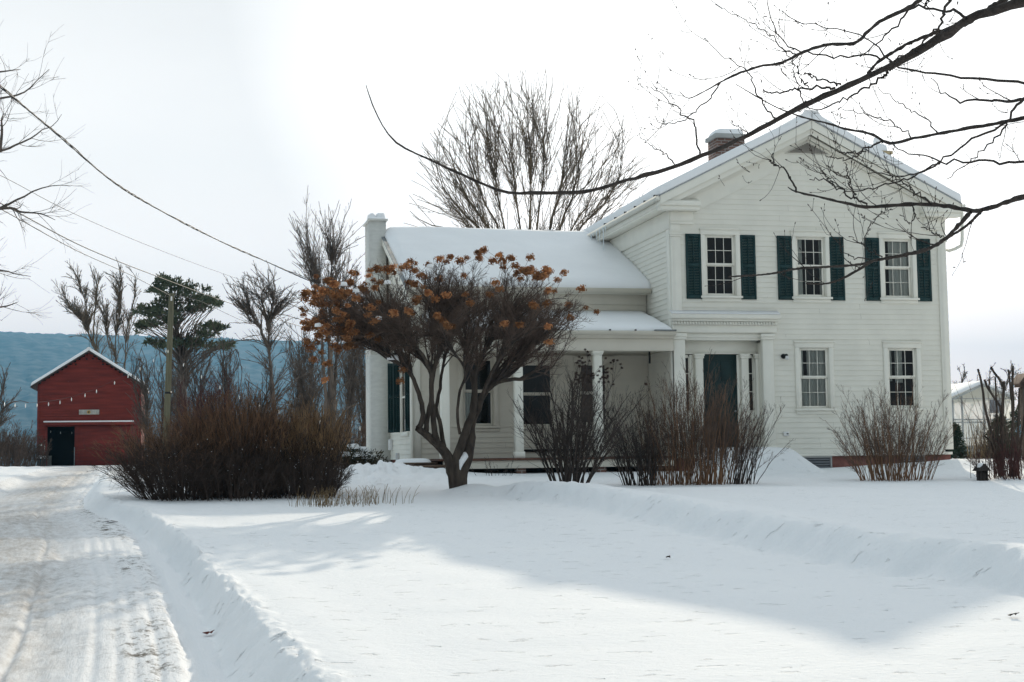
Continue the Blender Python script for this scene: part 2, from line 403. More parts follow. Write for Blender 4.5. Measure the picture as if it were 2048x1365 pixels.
# ------------------------------------------------------------------ ground
RY = [0, 7.83, 9.16, 10.57, 12.71, 16.2, 19.7, 22.4, 24.3, 27, 30, 38, 45, 60, 88, 120]
RX = [1.5, .68, .57, .48, .32, .08, -.24, -.56, -.98, -1.4, -1.6, -1.83, -2.05, -2.4, -2.9, -3]
LX = [-3.6, -3.3, -3.3, -3.3, -3.35, -3.5, -3.7, -3.9, -4.0, -4.1, -4.15, -4.2, -4.3, -5.2, -8.3, -8.5]
def lawn_z(X, Y):
    z = np.interp(Y, [-50, 0, 34, 44, 62, 90, 130, 260, 600, 4000], [.25, .25, 1.30, 1.5, 1.55, 1.68, 1.6, -2, -9, -9])
    return z - .12*sst((X-22)/6)*sst((Y-40)/10)
def drive_z(Y):
    return np.interp(Y, [-50, 0, 34, 44, 62, 90, 130], [0, 0, 1.14, 1.45, 1.5, 1.66, 1.5])
def ground_z(X, Y, detail=True):
    X = np.asarray(X, float); Y = np.asarray(Y, float)
    zl = lawn_z(X, Y); zd = drive_z(Y)
    xr = np.interp(Y, RY, RX); xl = np.interp(Y, RY, LX)
    rag = fbm(X*2.2, Y*2.2, 3, 3)*.10+fbm(X*6, Y*6, 4, 3)*.09
    zl2 = zl + fbm(X*.2, Y*.2, 11, 3)*.06*sst((Y-3)/8)
    if detail: zl2 = zl2+fbm(X*1.1, Y*1.9, 12, 4)*.016
    # bank along X = 5.45, running from the tree towards the street
    bx = np.interp(Y, [0, 9, 10.6, 13, 22, 24.5, 26], [6.9, 6.75, 6.6, 6.3, 6.2, 5.6, 5.0])+fbm(Y*.8, Y*0, 5, 3)*.25
    d = X-bx
    pr = np.where(d < 0, sst((d+.48)/.48), 1-.6*sst(d/1.6)-.4*sst((d-3)/6))
    amp = .29*(1-sst((Y-24)/1.6))
    lump = 1+.30*fbm(X*1.1+Y*.9, Y*1.6-X*.8, 21, 4)
    zl2 = zl2+pr*amp*np.where((d > -1.2) & (d < 1.2), lump, 1)
    if detail:
        msk = np.exp(-((d+.2)/.42)**2)*(amp/.29)
        zl2 = zl2+msk*(fbm((X-Y*.55)*1.2, (Y+X*.55)*4.2, 31, 4)*.12+fbm(X*4.5, Y*4.5, 33, 4)*.11)
    # heap over the front steps, rough shovelled pile by the wing, drift by the far corner
    hx = sst((X-12.2)/.4)*(1-sst((X-14.3)/.85)); hy = sst((Y-31.6)/1.3)
    zl2 = zl2+hx*hy*.56
    pile = np.exp(-((X-4.6)/1.6)**2-((Y-33.2)/2.2)**2)
    zl2 = zl2+pile*(.22+.6*np.maximum(fbm(X*2.1, Y*2.1, 41, 4), -.1)*1.2)
    pile2 = np.exp(-((X-3.7)/1.3)**2-((Y-31.0)/2.4)**2)
    if detail: zl2 = zl2+pile2*np.abs(fbm(X*2.4, Y*2.4, 44, 4))*.75
    zl2 = zl2+.22*np.exp(-((X-19.2)/1.3)**2-((Y-33.0)/1.0)**2)+.10*np.exp(-((X-17.4)/1.2)**2-((Y-33.6)/.7)**2)
    # mound at the foot of the flowering tree and at the drive bend
    zl2 = zl2+.18*np.exp(-((X-5.15)/.55)**2-((Y-25.7)/.8)**2)
    # banks of the drive
    wr = np.interp(Y, [0, 9, 13, 17, 26], [.36, .29, .20, .16, .3])+.06*fbm(Y*1.5, Y*0, 61, 2)
    lip = .03*np.exp(-((X-xr-.25)/.35)**2)*(1-sst((Y-26)/6))
    a = np.clip((X-(xr-wr)+rag)/wr, 0, 1); a = .45*a+.55*sst(a)
    b = sst(((xl+.5)-X+rag)/.5)
    t = np.maximum(a, b)
    zdr = zd
    if detail:
        u = X-(xr+xl)/2
        brk = np.clip(.75+2.2*fbm(Y*.5+u*.8, u*3, 75, 3), 0, 1.2)
        for c, w, dep in ((-.95, .22, .05), (.45, .20, .05), (.80, .035, .022), (.95, .03, .02), (1.06, .035, .02), (1.22, .03, .018), (1.42, .05, .05), (.25, .03, .03), (-1.3, .04, .03)):
            zdr = zdr-dep*brk*np.exp(-((u-c+.12*fbm(Y*.35, c+Y*0, 71, 2))/w)**2)
        zdr = zdr+fbm(X*3.0, Y*.3, 72, 4)*.022+fbm(X*7, Y*5, 73, 3)*.009
    far = sst((Y-85)/15)
    zl2 = zl2+np.abs(fbm(X*7, Y*7, 62, 3))*.22*np.exp(-((X-xr-.02)/.10)**2)*(1-sst((Y-26)/6))+lip+b*fbm(X*1.6, Y*1.6, 51, 3)*.15*(1-far)
    z = zdr*(1-t)+zl2*t
    z = z*(1-far)+zl*far
    zn = fbm(X*.04, Y*.04, 81, 3)*2.0*sst((Y-130)/200)
    return z+zn
def gz(x, y): return float(ground_z(np.array([x]), np.array([y]), False)[0])

def build_ground():
    dense = np.arange(YAW-.46, YAW+.46, .0012)
    coarse = np.arange(YAW+.46, YAW-.46+2*math.pi, .06)
    ang = np.concatenate([dense, coarse]); NA = len(ang)
    r = [.4]
    while r[-1] < 5800:
        q = r[-1]; r.append(q*(1.0065 if q < 30 else 1.012 if q < 60 else 1.05) if q > 4 else q*1.10)
    r = np.array(r); NR = len(r)
    A, Rr = np.meshgrid(ang, r)
    X = Rr*np.sin(A); Y = Rr*np.cos(A)
    Z = ground_z(X.ravel(), Y.ravel()).reshape(X.shape)
    V = np.stack([X, Y, Z], -1).reshape(-1, 3)
    i = np.arange(NR-1)[:, None]*NA; k = np.arange(NA)[None, :]; k2 = (k+1) % NA
    F = np.stack([i+k, i+NA+k, i+NA+k2, i+k2], -1).reshape(-1, 4)
    cx = V[F].mean(axis=1)
    xr = np.interp(cx[:, 1], RY, RX); xl = np.interp(cx[:, 1], RY, LX)
    dm = (cx[:, 0] < xr-np.interp(cx[:, 1], [0, 9, 13, 17, 26], [.36, .29, .20, .16, .3])) & (cx[:, 0] > xl+.1) & (cx[:, 1] > -20) & (cx[:, 1] < 88)
    def sub(name, m, mask, uv):
        f = F[mask]; used = np.unique(f); remap = np.zeros(len(V), np.int64); remap[used] = np.arange(len(used))
        o = mk(name, V[used], [remap[f]], m, None, True, uv=uv[used] if uv is not None else None)
        o['kind'] = 'structure'; return o
    mid = (np.interp(V[:, 1], RY, RX)+np.interp(V[:, 1], RY, LX))/2
    uv = np.stack([V[:, 0]-mid, V[:, 1]], -1)
    sub('snowy_ground', M['lawn'], ~dm, None)
    sub('driveway', M['drive'], dm, uv)
build_ground()

# distant wooded ridge
def build_hills():
    na, nr = 700, 60
    ang = np.linspace(YAW-.75, YAW+.75, na)
    px = 1024+FPX*np.tan(ang-YAW)
    top = np.interp(px, [-2000, -300, 0, 350, 740, 1100, 1500, 2000, 3000], [350, 432, 424, 414, 394, 320, 205, 95, 45])
    rr = np.linspace(1800, 5200, nr)
    A, R = np.meshgrid(ang, rr); t = (R-1800)/3400
    X = R*np.sin(A); Y = R*np.cos(A)
    prof = sst(t/.92)
    Z = -9+top[None, :]*1.0*prof
    Z = Z+prof*(fbm(X*.006, Y*.003, 91, 4)*52)*(1-prof*.7)
    Z = Z+(fbm(X*.05, Y*.05, 95, 4)*20)*sst(t*8)
    V = np.stack([X, Y, Z], -1).reshape(-1, 3)
    i = np.arange(nr-1)[:, None]*na; k = np.arange(na-1)[None, :]
    F = np.stack([i+k, i+k+1, i+na+k+1, i+na+k], -1).reshape(-1, 4)
    o = mk('hills', V, [F], M['hill'], None, True); o['kind'] = 'structure'
build_hills()
HAZE, EXPO = .00021, .15

# ------------------------------------------------------------------ farmhouse
H = empty('farmhouse', (11.84, 34, 1.3), 'white clapboard farmhouse with dark green shutters, snowy roofs and a low porch wing', 'house')
X0, X1, XC, YF, YB = 11.84, 19.32, 15.55, 34.0, 46.0
def roof_z(x): return 10.16-.50*abs(x-XC)      # top of the main roof deck

def clap(mb, a0, a1, z0, z1, pos, holes, axis='y', sign=-1, exp=.131, lip=.016, lim=None):
    """lapped boards; axis 'y': wall in the XZ plane at Y=pos facing sign*Y; axis 'x': in the YZ plane at X=pos"""
    zs = [z0]
    z = z0
    while z < z1-1e-6:
        z = min(z+exp, z1); zs.append(z)
    for k in range(len(zs)-1):
        b, t = zs[k], zs[k+1]
        cuts = sorted({b, t}|{h for (_, _, h0, h1) in holes for h in (h0, h1) if b < h < t})
        for c in range(len(cuts)-1):
            zb, zt = cuts[c], cuts[c+1]; zm = (zb+zt)/2
            lo, hi = (a0, a1) if lim is None else lim(zt)
            iv = [(max(a0, lo), min(a1, hi))]
            for (h0, h1, q0, q1) in holes:
                if q0-1e-6 < zm < q1+1e-6:
                    nv = []
                    for (p, q) in iv:
                        if h1 <= p or h0 >= q: nv.append((p, q)); continue
                        if p < h0: nv.append((p, h0))
                        if q > h1: nv.append((h1, q))
                    iv = nv
            for (p, q) in iv:
                if q-p < .005: continue
                # random butt joints
                parts = [p]
                if q-p > 2.5: parts.append(p+(q-p)*random.uniform(.25, .75))
                parts.append(q)
                for s in range(len(parts)-1):
                    u0, u1 = parts[s], parts[s+1]-(.002 if s+2 < len(parts) else 0)
                    j = random.uniform(-.0025, .0025)
                    ob = lip*(1-(zb-b)/exp)+j; ot = lip*(1-(zt-b)/exp)*1.0
                    def P(u, z, o): return (u, pos+sign*o, z) if axis == 'y' else (pos+sign*o, u, z)
                    flip = (axis == 'y') == (sign < 0)
                    a, bq, c_, d = P(u0, zb, ob), P(u1, zb, ob), P(u1, zt, ot), P(u0, zt, ot)
                    mb.quad(*((a, bq, c_, d) if flip else (d, c_, bq, a)))
                    e, f = P(u1, zb, 0), P(u0, zb, 0)
                    mb.quad(*((e, bq, a, f) if flip else (f, a, bq, e)))

# window data: (centre, glass z0, glass z1)
GW = .70
WIN = [(13.13, 5.70, 7.14), (15.56, 5.70, 7.14), (17.98, 5.70, 7.14), (15.57, 2.87, 4.31), (18.00, 2.87, 4.31)]
holes = [(c-GW/2-.05, c+GW/2+.05, a-.05, b+.05) for c, a, b in WIN] + [(12.0, 14.3, 1.6, 4.62)]
w = MB()
clap(w, X0+.22, X1-.2, 1.69, 9.9, YF, holes, lim=lambda z: (XC-(9.62-z)/.5, XC+(9.62-z)/.5) if z > 7.6 else (X0, X1))
w.build('wall', M['paint'], H)
w = MB(); clap(w, YF+.2, YB, 1.69, 7.95, X0, [], axis='x', sign=-1)
clap(w, YF+.2, YB, 1.69, 7.95, X1, [], axis='x', sign=1); clap(w, X0, X1, 1.69, 7.95, YB, [], sign=1)
w.add([(X0, YB, 7.95), (X1, YB, 7.95), (XC, YB, 9.9)], [(0, 2, 1)])
w.build('wall', M['paint'], H)
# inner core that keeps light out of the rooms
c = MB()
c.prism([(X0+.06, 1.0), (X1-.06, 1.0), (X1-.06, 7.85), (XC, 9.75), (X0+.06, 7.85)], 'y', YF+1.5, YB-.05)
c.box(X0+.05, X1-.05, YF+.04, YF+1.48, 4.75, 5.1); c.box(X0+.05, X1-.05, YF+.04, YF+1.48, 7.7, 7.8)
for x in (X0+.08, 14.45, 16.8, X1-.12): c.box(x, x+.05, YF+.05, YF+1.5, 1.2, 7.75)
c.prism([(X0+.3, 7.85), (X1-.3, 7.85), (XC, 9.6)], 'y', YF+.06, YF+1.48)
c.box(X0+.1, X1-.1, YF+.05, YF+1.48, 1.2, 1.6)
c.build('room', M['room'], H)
f = MB(); f.box(X0+.03, X1-.03, YF+.03, YB-.03, .6, 1.688); f.build('foundation', M['foundation'], H)

def window(c, z0, z1, Y, gw, top, bot, curtains=(), parent=H, casing=.12, name='window', curtain_mat='curtain', sill=True, m='trim', back=None):
    x0, x1 = c-gw/2, c+gw/2; o = .05
    cs = MB()
    cs.box(x0-o-casing, x0-o, Y-.045, Y+.02, z0-o, z1+o+.0); cs.box(x1+o, x1+o+casing, Y-.045, Y+.02, z0-o, z1+o)
    cs.box(x0-o-casing-.01, x1+o+casing+.01, Y-.05, Y+.02, z1+o, z1+o+.13)
    cs.box(x0-o-casing-.03, x1+o+casing+.03, Y-.075, Y+.02, z1+o+.13, z1+o+.165)
    if sill:
        cs.box(x0-o-casing-.03, x1+o+casing+.03, Y-.085, Y+.02, z0-o-.055, z0-o); cs.box(x0-o-casing, x1+o+casing, Y-.04, Y+.02, z0-o-.14, z0-o-.057)
    # inner returns of the opening
    cs.box(x0-o-.002, x0-o+.018, Y+.0, Y+.12, z0-o, z1+o); cs.box(x1+o-.018, x1+o+.002, Y+.0, Y+.12, z0-o, z1+o)
    cs.box(x0-o+.018, x1+o-.018, Y+.0, Y+.12, z1+o-.018, z1+o+.002); cs.box(x0-o+.018, x1+o-.018, Y+.0, Y+.12, z0-o-.002, z0-o+.018)
    wn = cs.build(name, M[m], parent, bevel=.004)
    zm = (z0+z1)/2
    for (a, b, grid, y) in ((zm+.012, z1+.03, top, Y+.025), (z0-.03, zm+.03, bot, Y+.06)):
        s = MB(); st = .052
        s.box(x0-.03, x0-.03+st, y, y+.035, a, b); s.box(x1+.03-st, x1+.03, y, y+.035, a, b)
        s.box(x0-.03+st, x1+.03-st, y, y+.035, b-.045, b); s.box(x0-.03+st, x1+.03-st, y, y+.035, a, a+.05)
        gx0, gx1, gz0, gz1 = x0-.03+st, x1+.03-st, a+.05, b-.045
        nc, nr = grid
        for i in range(1, nc): xx = gx0+(gx1-gx0)*i/nc; s.box(xx-.0075, xx+.0075, y+.006, y+.026, gz0, gz1)
        for i in range(1, nr):
            zz = gz0+(gz1-gz0)*i/nr
            for j in range(nc):
                s.box(gx0+(gx1-gx0)*j/nc+(.009 if j else 0), gx0+(gx1-gx0)*(j+1)/nc-(.009 if j < nc-1 else 0), y+.006, y+.026, zz-.0075, zz+.0075)
        sh = s.build('sash', M[m], wn, bevel=.003)
        g = MB(); g.quad((gx0, y+.016, gz0), (gx1, y+.016, gz0), (gx1, y+.016, gz1), (gx0, y+.016, gz1)); g.build('glass_pane', M['glass'], wn)
    for (u0, u1, v0, v1) in curtains:
        n = 28; us = np.linspace(x0+u0*gw, x0+u1*gw, n)
        zz = (z0+v0*(z1-z0), z0+v1*(z1-z0))
        V = []
        for i, x in enumerate(us):
            y = Y+.125+.012*math.sin(i*1.15+c*3)
            V += [(x, y, zz[0]), (x, y, zz[1])]
        Fq = np.array([[2*i, 2*i+2, 2*i+3, 2*i+1] for i in range(n-1)])
        mk('curtain', V, [Fq], M[curtain_mat], wn, True)
    return wn
window(*WIN[0], YF, GW, (3, 2), (3, 2))
window(*WIN[1], YF, GW, (3, 2), (3, 2), [(-.05, .26, -.02, 1.02), (.92, 1.05, -.02, 1.02)])
window(*WIN[2], YF, GW, (3, 2), (3, 2), [(.22, 1.05, -.02, 1.02)])
window(*WIN[3], YF, GW, (3, 2), (3, 2), [(.30, 1.05, -.02, 1.02), (-.05, .3, -.02, .55), (.0, .16, .5, 1.02)])
window(*WIN[4], YF, GW, (3, 2), (3, 2), [(-.05, .18, .45, 1.02), (.3, .6, .42, 1.02)])

def shutter(x0, z0, z1, Y, wd=.40, parent=H):
    s = MB(); t = min(.055, wd*.16)
    s.box(x0, x0+t, Y-.045, Y-.012, z0, z1); s.box(x0+wd-t, x0+wd, Y-.045, Y-.012, z0, z1)
    zm = z0+(z1-z0)*.52
    for a, b in ((z0, z0+.09), (zm-.04, zm+.04), (z1-.07, z1)): s.box(x0+t, x0+wd-t, Y-.045, Y-.012, a, b)
    s.box(x0+wd/2-.012, x0+wd/2+.012, Y-.05, Y-.014, z0+.09, zm-.04); s.box(x0+wd/2-.012, x0+wd/2+.012, Y-.05, Y-.014, zm+.04, z1-.07)
    for a, b in ((z0+.09, zm-.04), (zm+.04, z1-.07)):
        n = int((b-a)/.038)
        for i in range(n):
            zc = a+(i+.5)*(b-a)/n
            for p, q in ((x0+t, x0+wd/2-.012), (x0+wd/2+.012, x0+wd-t)):
                s.quad((p, Y-.04, zc-.022), (q, Y-.04, zc-.022), (q, Y-.018, zc+.018), (p, Y-.018, zc+.018))
    return s.build('shutter', M['shutter'], parent)
for x in (12.21, 13.66, 14.65, 16.07, 17.06, 18.50): shutter(x, 5.57, 7.20, YF)

# cornice, pilasters, gable trim
c = MB(); OV = .36; ya = YF-OV
for s in (-1, 1):
    xe = XC+s*4.08
    def RP(x, dz): return (x, roof_z(x)+dz)
    # fascia, crown step, soffit board, frieze board along each rake
    c.prism([RP(XC, -.038), RP(xe, -.038), RP(xe, -.235), RP(XC, -.235)], 'y', ya, ya+.05)
    c.prism([RP(XC, -.245), RP(xe, -.245), RP(xe, -.375), RP(XC, -.375)], 'y', ya+.07, ya+.13)
    c.prism([RP(XC, -.255), RP(xe, -.255), RP(xe, -.30), RP(XC, -.30)], 'y', ya+.13, YF-.02)
    x3 = XC+s*3.45
    c.prism([RP(XC, -.38), RP(xe-s*.45, -.38), RP(xe-s*.45, -.46), RP(XC, -.46)], 'y', YF-.13, YF-.03)
    c.prism([RP(XC, -.31), RP(x3, -.31), RP(x3, -.86), RP(XC, -.86)], 'y', YF-.03, YF+.02)
    # return shelf
    a, b = (X0-.38, X0+.70) if s < 0 else (X1-.70, X1+.38)
    c.box(a, b, ya+.02, YF-.01, 7.86, 7.98); c.box(a+.03, b-.03, ya+.06, YF-.01, 7.76, 7.858)
    c.prism([(ya+.02, 7.982), (YF-.012, 7.982), (YF-.012, 8.10)], 'x', a+.005, b-.005)
    a, b = (X0-.02, X0+.58) if s < 0 else (X1-.58, X1+.02)
    c.box(a, b, YF-.06, YF+.05, 7.50, 7.758)
    c.box(a, b, YF-.075, YF+.05, 7.44, 7.498)
# side eaves: soffit, fascia and frieze
for s in (-1, 1):
    xw = X0 if s < 0 else X1; xe = XC+s*4.06
    c.box(min(xe, xw), max(xe, xw), YF-.005, YB+.3, 7.80, 7.855)
    c.box(min(xe, xe-s*.05), max(xe, xe-s*.05), ya+.055, YB+.3, 7.86, 8.06)
    c.box(min(xw, xw+s*.045), max(xw, xw+s*.045), YF+.0, YB, 7.33, 7.797)
c.build('cornice', M['trim'], H, bevel=.006)
for s in (-1, 1):
    p = MB(); a, b = (X0-.02, X0+.23) if s < 0 else (X1-.21, X1+.02)
    p.box(a, b, YF-.05, YF+.02, 1.75, 7.12); p.box(a-.015, b+.03, YF-.07, YF+.02, 7.123, 7.17); p.box(a-.03, b+.05, YF-.085, YF+.02, 7.173, 7.22)
    p.box(a, b, YF-.05, YF+.02, 7.223, 7.437)
    xs = X0 if s < 0 else X1
    p.box(min(xs, xs+s*.04), max(xs, xs+s*.04), YF+.022, YF+.26, 1.75, 7.327)
    p.box(a+.06, b-.06, YF-.058, YF-.051, 2.0, 7.0)
    p.build('corner_pilaster', M['trim'], H, bevel=.006)
# water table board
t = MB(); t.box(X0, X1, YF-.03, YF+.02, 1.62, 1.688); t.build('water_table', M['trim'], H, bevel=.005)

# roofs
r = MB()
for s in (-1, 1):
    xe = XC+s*4.12
    r.prism([(XC, roof_z(XC)), (xe, roof_z(xe)), (xe, roof_z(xe)-.035), (XC, roof_z(XC)-.035)], 'y', ya-.02, YB+.35)
mroof = r.build('roof', M['roofing'], H)
def snow_sheet(name, parent, P00, PU, PV, nu, nv, h, edges, seed, amp=.05, fall=.22):
    """snow lying on the plane P00 + u*PU + v*PV (u, v in 0..1), rounded off at the edges named in `edges` (u0,u1,v0,v1)"""
    P00, PU, PV = map(lambda q: np.array(q, float), (P00, PU, PV))
    lu, lv = np.linalg.norm(PU), np.linalg.norm(PV)
    def par(n, l, e0, e1):
        t = np.linspace(0, 1, n); q = []
        if e0: q += list(np.array([0, .004, .015, .035, .06, .1, .15, .21, .28])*fall*3/l)
        if e1: q += list(1-np.array([0, .004, .015, .035, .06, .1, .15, .21, .28])*fall*3/l)
        t = np.concatenate([t, q]); t = np.unique(np.clip(t, 0, 1)); return t
    U, Vv = np.meshgrid(par(nu, lu, 'u0' in edges, 'u1' in edges), par(nv, lv, 'v0' in edges, 'v1' in edges))
    p = P00+U[..., None]*PU+Vv[..., None]*PV
    x, y = U*lu, Vv*lv
    hh = np.full(U.shape, h)+fbm(x*.7, y*.7, seed, 4)*amp*2+fbm(x*2.2, y*2.2, seed+9, 3)*amp*.5
    wob = 1+.9*fbm(x*.9+y*.9, x*.4-y*.4, seed+20, 3)
    for e, d in (('u0', x), ('u1', lu-x), ('v0', y), ('v1', lv-y)):
        if e in edges:
            k = np.clip(d/(fall*wob), 0, 1); hh = hh*np.sqrt(np.maximum(1-(1-k)**2, 0))
    nrm = np.cross(PU, PV); nrm /= np.linalg.norm(nrm)
    if nrm[2] < 0: nrm = -nrm
    up = np.array([0, 0, 1.0])*.6+nrm*.4
    top = p+hh[..., None]*up+nrm*.004
    n, m_ = U.shape
    i = np.arange(n-1)[:, None]*m_; k = np.arange(m_-1)[None, :]
    F = np.stack([i+k, i+k+1, i+m_+k+1, i+m_+k], -1).reshape(-1, 4)
    if np.dot(np.cross(PU, PV), (0, 0, 1)) < 0: F = F[:, ::-1]
    o = mk(name, top.reshape(-1, 3), [F], M['snow'], parent, True)
    md = o.modifiers.new('base', 'SOLIDIFY'); md.thickness = .01; md.offset = -1
    return o
for s in (-1, 1):
    xe = XC+s*4.09
    snow_sheet('roof_snow', mroof, (XC, ya-.03, roof_z(XC)), (xe-XC, 0, roof_z(xe)-roof_z(XC)), (0, YB+.3-ya, 0), 40, 60, .21, ('u1', 'v0', 'v1'), 100+s, .025, .075)
rc = MB(); rc.prism([(XC-.28, roof_z(XC)+.05), (XC+.28, roof_z(XC)+.05), (XC+.16, roof_z(XC)+.205), (XC+.05, roof_z(XC)+.225), (XC-.05, roof_z(XC)+.225), (XC-.16, roof_z(XC)+.205)], 'y', ya+.02, YB+.2)
rc.build('roof_snow', M['snow'], mroof, bevel=.04)
# gutter with snow clips at the left eave
g = MB(); xe = XC-4.10
g.prism([(xe, 8.06), (xe-.11, 8.075), (xe-.11, 8.02), (xe-.07, 7.975), (xe-.005, 7.96)], 'y', ya-.02, YB+.2); g.build('gutter', M['trim'], H)
g = MB(); xe2 = XC+4.10
g.prism([(xe2, 8.06), (xe2+.11, 8.075), (xe2+.11, 8.02), (xe2+.07, 7.975), (xe2+.005, 7.96)], 'y', ya-.02, YB+.2); g.build('gutter', M['trim'], H)
for y in (33.75, 34.55, 35.35, 36.2, 37.1, 38.1):
    k = MB(); k.box(xe-.115, xe-.02, y, y+.04, 8.072, 8.12); k.build('snow_clip', M['black'], H)
# right downspout
P = resample([(19.70, 33.72, 8.0), (19.72, 33.74, 7.9), (19.72, 33.78, 7.15), (19.70, 33.8, 7.02), (19.55, 33.95, 6.93), (19.40, 34.12, 6.88), (19.38, 34.2, 6.75), (19.38, 34.22, 1.9)], 40)
tubes('downspout', [(P[None], np.full((1, 40), .042))], M['trim'], H, 8)
for k in range(9):
    y = 38.0+k*.30+random.uniform(-.08, .08); L = random.choice((.12, .2, .35, .62, .25, .5))
    if k == 1: L = .80
    ic = MB(); ic.cyl((xe-.1, y, 8.04), (xe-.1, y, 8.04-L*.4), .018, .012, 6, False); ic.cyl((xe-.1, y, 8.04-L*.4), (xe-.1, y, 8.04-L), .012, .002, 6, False)
    ic.build('icicle', M['ice'], H, smooth=True)
# gable vent
v = MB()
vz0, vz1, vh = 9.34, 9.61, .58
v.prism([(XC-vh-.06, vz0-.03), (XC+vh+.06, vz0-.03), (XC+.03, vz1+.03), (XC-.03, vz1+.03)], 'y', YF-.05, YF-.031)
gv = v.build('gable_vent', M['trim'], H)
v = MB()
for k in range(9):
    z = vz0+k*(vz1-vz0)/9; hw = vh*(1-(z+.015-vz0)/(vz1-vz0)); v.quad((XC-hw, YF-.054, z), (XC+hw, YF-.054, z), (XC+hw*.97, YF-.085, z+.016), (XC-hw*.97, YF-.085, z+.016))
v.build('louver', mat('vent_louver', (.30, .275, .245), .8), gv)

# brick chimney, white gable chimney, far white chimney
ch = MB(); ch.box(14.66, 15.50, 38.0, 38.7, 9.0, 10.62); ch1 = ch.build('chimney', M['brick'], H)
q = MB(); q.box(14.60, 15.56, 37.94, 38.76, 10.622, 10.74); q.build('chimney_cap', M['ghwall'], ch1, bevel=.01)
def snow_lump(name, parent, c, rx, ry, h, seed, sq=4.0, pw=6):
    n, m_ = 10, 28; V = []; F = []
    for i in range(n+1):
        t = i/n
        for k in range(m_):
            a = 2*math.pi*k/m_; ca, sa = math.cos(a), math.sin(a)
            s = (abs(ca)**sq+abs(sa)**sq)**(-1/sq)
            rr = t
            z = h*(max(1-t**pw, 0))**.5*(1+.5*float(fbm(np.array([ca*t*2+seed]), np.array([sa*t*2]), seed, 3)[0]))
            V.append((c[0]+rx*s*ca*rr, c[1]+ry*s*sa*rr, c[2]+z))
    for i in range(n):
        for k in range(m_): F.append((i*m_+k, (i+1)*m_+k, (i+1)*m_+(k+1) % m_, i*m_+(k+1) % m_))
    return mk(name, V, [np.array(F)], M['snow'], parent, True)
snow_lump('snow_cap', ch1, (15.08, 38.35, 10.735), .45, .38, .17, 4, 6)
ch = MB(); ch.box(18.72, 19.22, 36.5, 37.0, 8.0, 9.98); ch2 = ch.build('chimney', M['white_brick'], H); ch2['label'] = 'white painted chimney rising behind the right roof slope'
q = MB(); q.box(18.68, 19.26, 36.46, 37.04, 9.98, 10.06); q.build('chimney_cap', mat('cap_stain', (.45, .36, .22), .8), ch2)
snow_lump('snow_cap', ch2, (18.95, 36.75, 10.06), .25, .25, .22, 6, 3); snow_lump('snow_cap', ch2, (18.93, 36.75, 10.2), .11, .11, .26, 7, 2)

# entrance
e = MB()
e.box(11.74, 14.62, YF-.24, YF-.02, 5.06, 5.17); e.box(11.78, 14.58, YF-.19, YF-.02, 5.0, 5.058); e.box(11.80, 14.55, YF-.10, YF-.02, 4.72, 4.91)
e.box(11.80, 14.55, YF-.14, YF-.02, 4.913, 4.997)
e.prism([(YF-.23, 5.172), (YF-.02, 5.172), (YF-.02, 5.25)], 'x', 11.75, 14.61)
e.box(12.02, 14.28, YF-.02, YF+.34, 4.60, 4.715); e.box(12.12, 14.14, YF+.0, YF+.345, 4.545, 4.598)
ent = e.build('door_surround', M['trim'], H, bevel=.006)
n = 0; d = MB(); x = 11.84
while x < 14.5: d.box(x, x+.045, YF-.175, YF-.141, 4.925, 4.99); x += .075
d.build('dentil_moulding', M['trim'], ent)
sn = MB(); sn.prism([(YF-.24, 5.175), (YF-.03, 5.26), (YF-.03, 5.285), (YF-.2, 5.22), (YF-.245, 5.185)], 'x', 11.75, 14.6); sn.build('snow_line', M['snow'], ent, smooth=False)
e = MB()
e.box(12.02, 14.28, YF+.35, YF+.40, 4.26, 4.55); e.box(12.02, 14.28, YF+.33, YF+.40, 4.22, 4.258)      # frieze over the door
e.box(12.04, 12.12, YF+.0, YF+.40, 1.7, 4.5); e.box(14.18, 14.27, YF+.0, YF+.40, 1.7, 4.5)             # reveals
e.box(12.38, 12.50, YF+.35, YF+.40, 1.7, 4.2); e.box(14.08, 14.18, YF+.33, YF+.40, 1.7, 4.2)
e.box(12.12, 12.38, YF+.36, YF+.40, 1.7, 2.80); e.box(13.90, 14.08, YF+.36, YF+.40, 1.7, 2.80)
e.box(13.63, 13.71, YF+.33, YF+.40, 1.7, 4.2)
e.build('door_frame', M['trim'], H, bevel=.004)
for a, b in ((11.82, 12.11), (14.16, 14.44)):
    p = MB(); p.box(a, b, YF-.10, YF+.06, 1.72, 4.55); p.box(a-.03, b+.03, YF-.13, YF+.07, 4.553, 4.62); p.box(a-.045, b+.045, YF-.145, YF+.07, 4.622, 4.70); p.box(a-.02, b+.02, YF-.12, YF+.06, 1.72, 1.9)
    p.build('pilaster', M['trim'], ent, bevel=.006)
for a, b in ((12.49, 12.69), (13.71, 13.90), (14.10, 14.18)):
    p = MB(); p.box(a, b, YF+.22, YF+.36, 1.72, 4.1); p.box(a-.02, b+.02, YF+.20, YF+.36, 4.103, 4.16); p.box(a-.035, b+.035, YF+.185, YF+.36, 4.162, 4.215)
    p.build('pilaster', M['trim'], ent, bevel=.005)
d = MB(); d.box(12.69, 13.63, YF+.36, YF+.41, 1.78, 4.21)
for x0, x1 in ((12.80, 13.12), (13.20, 13.52)):
    for z0, z1 in ((1.98, 2.72), (2.86, 3.42), (3.54, 4.06)): d.box(x0, x1, YF+.345, YF+.361, z0, z1)
dr = d.build('door', M['door'], H, bevel=.008)
k = MB(); k.cyl((13.55, YF+.30, 2.78), (13.55, YF+.355, 2.78), .03, .02, 10); k.build('door_knob', M['metal'], dr)
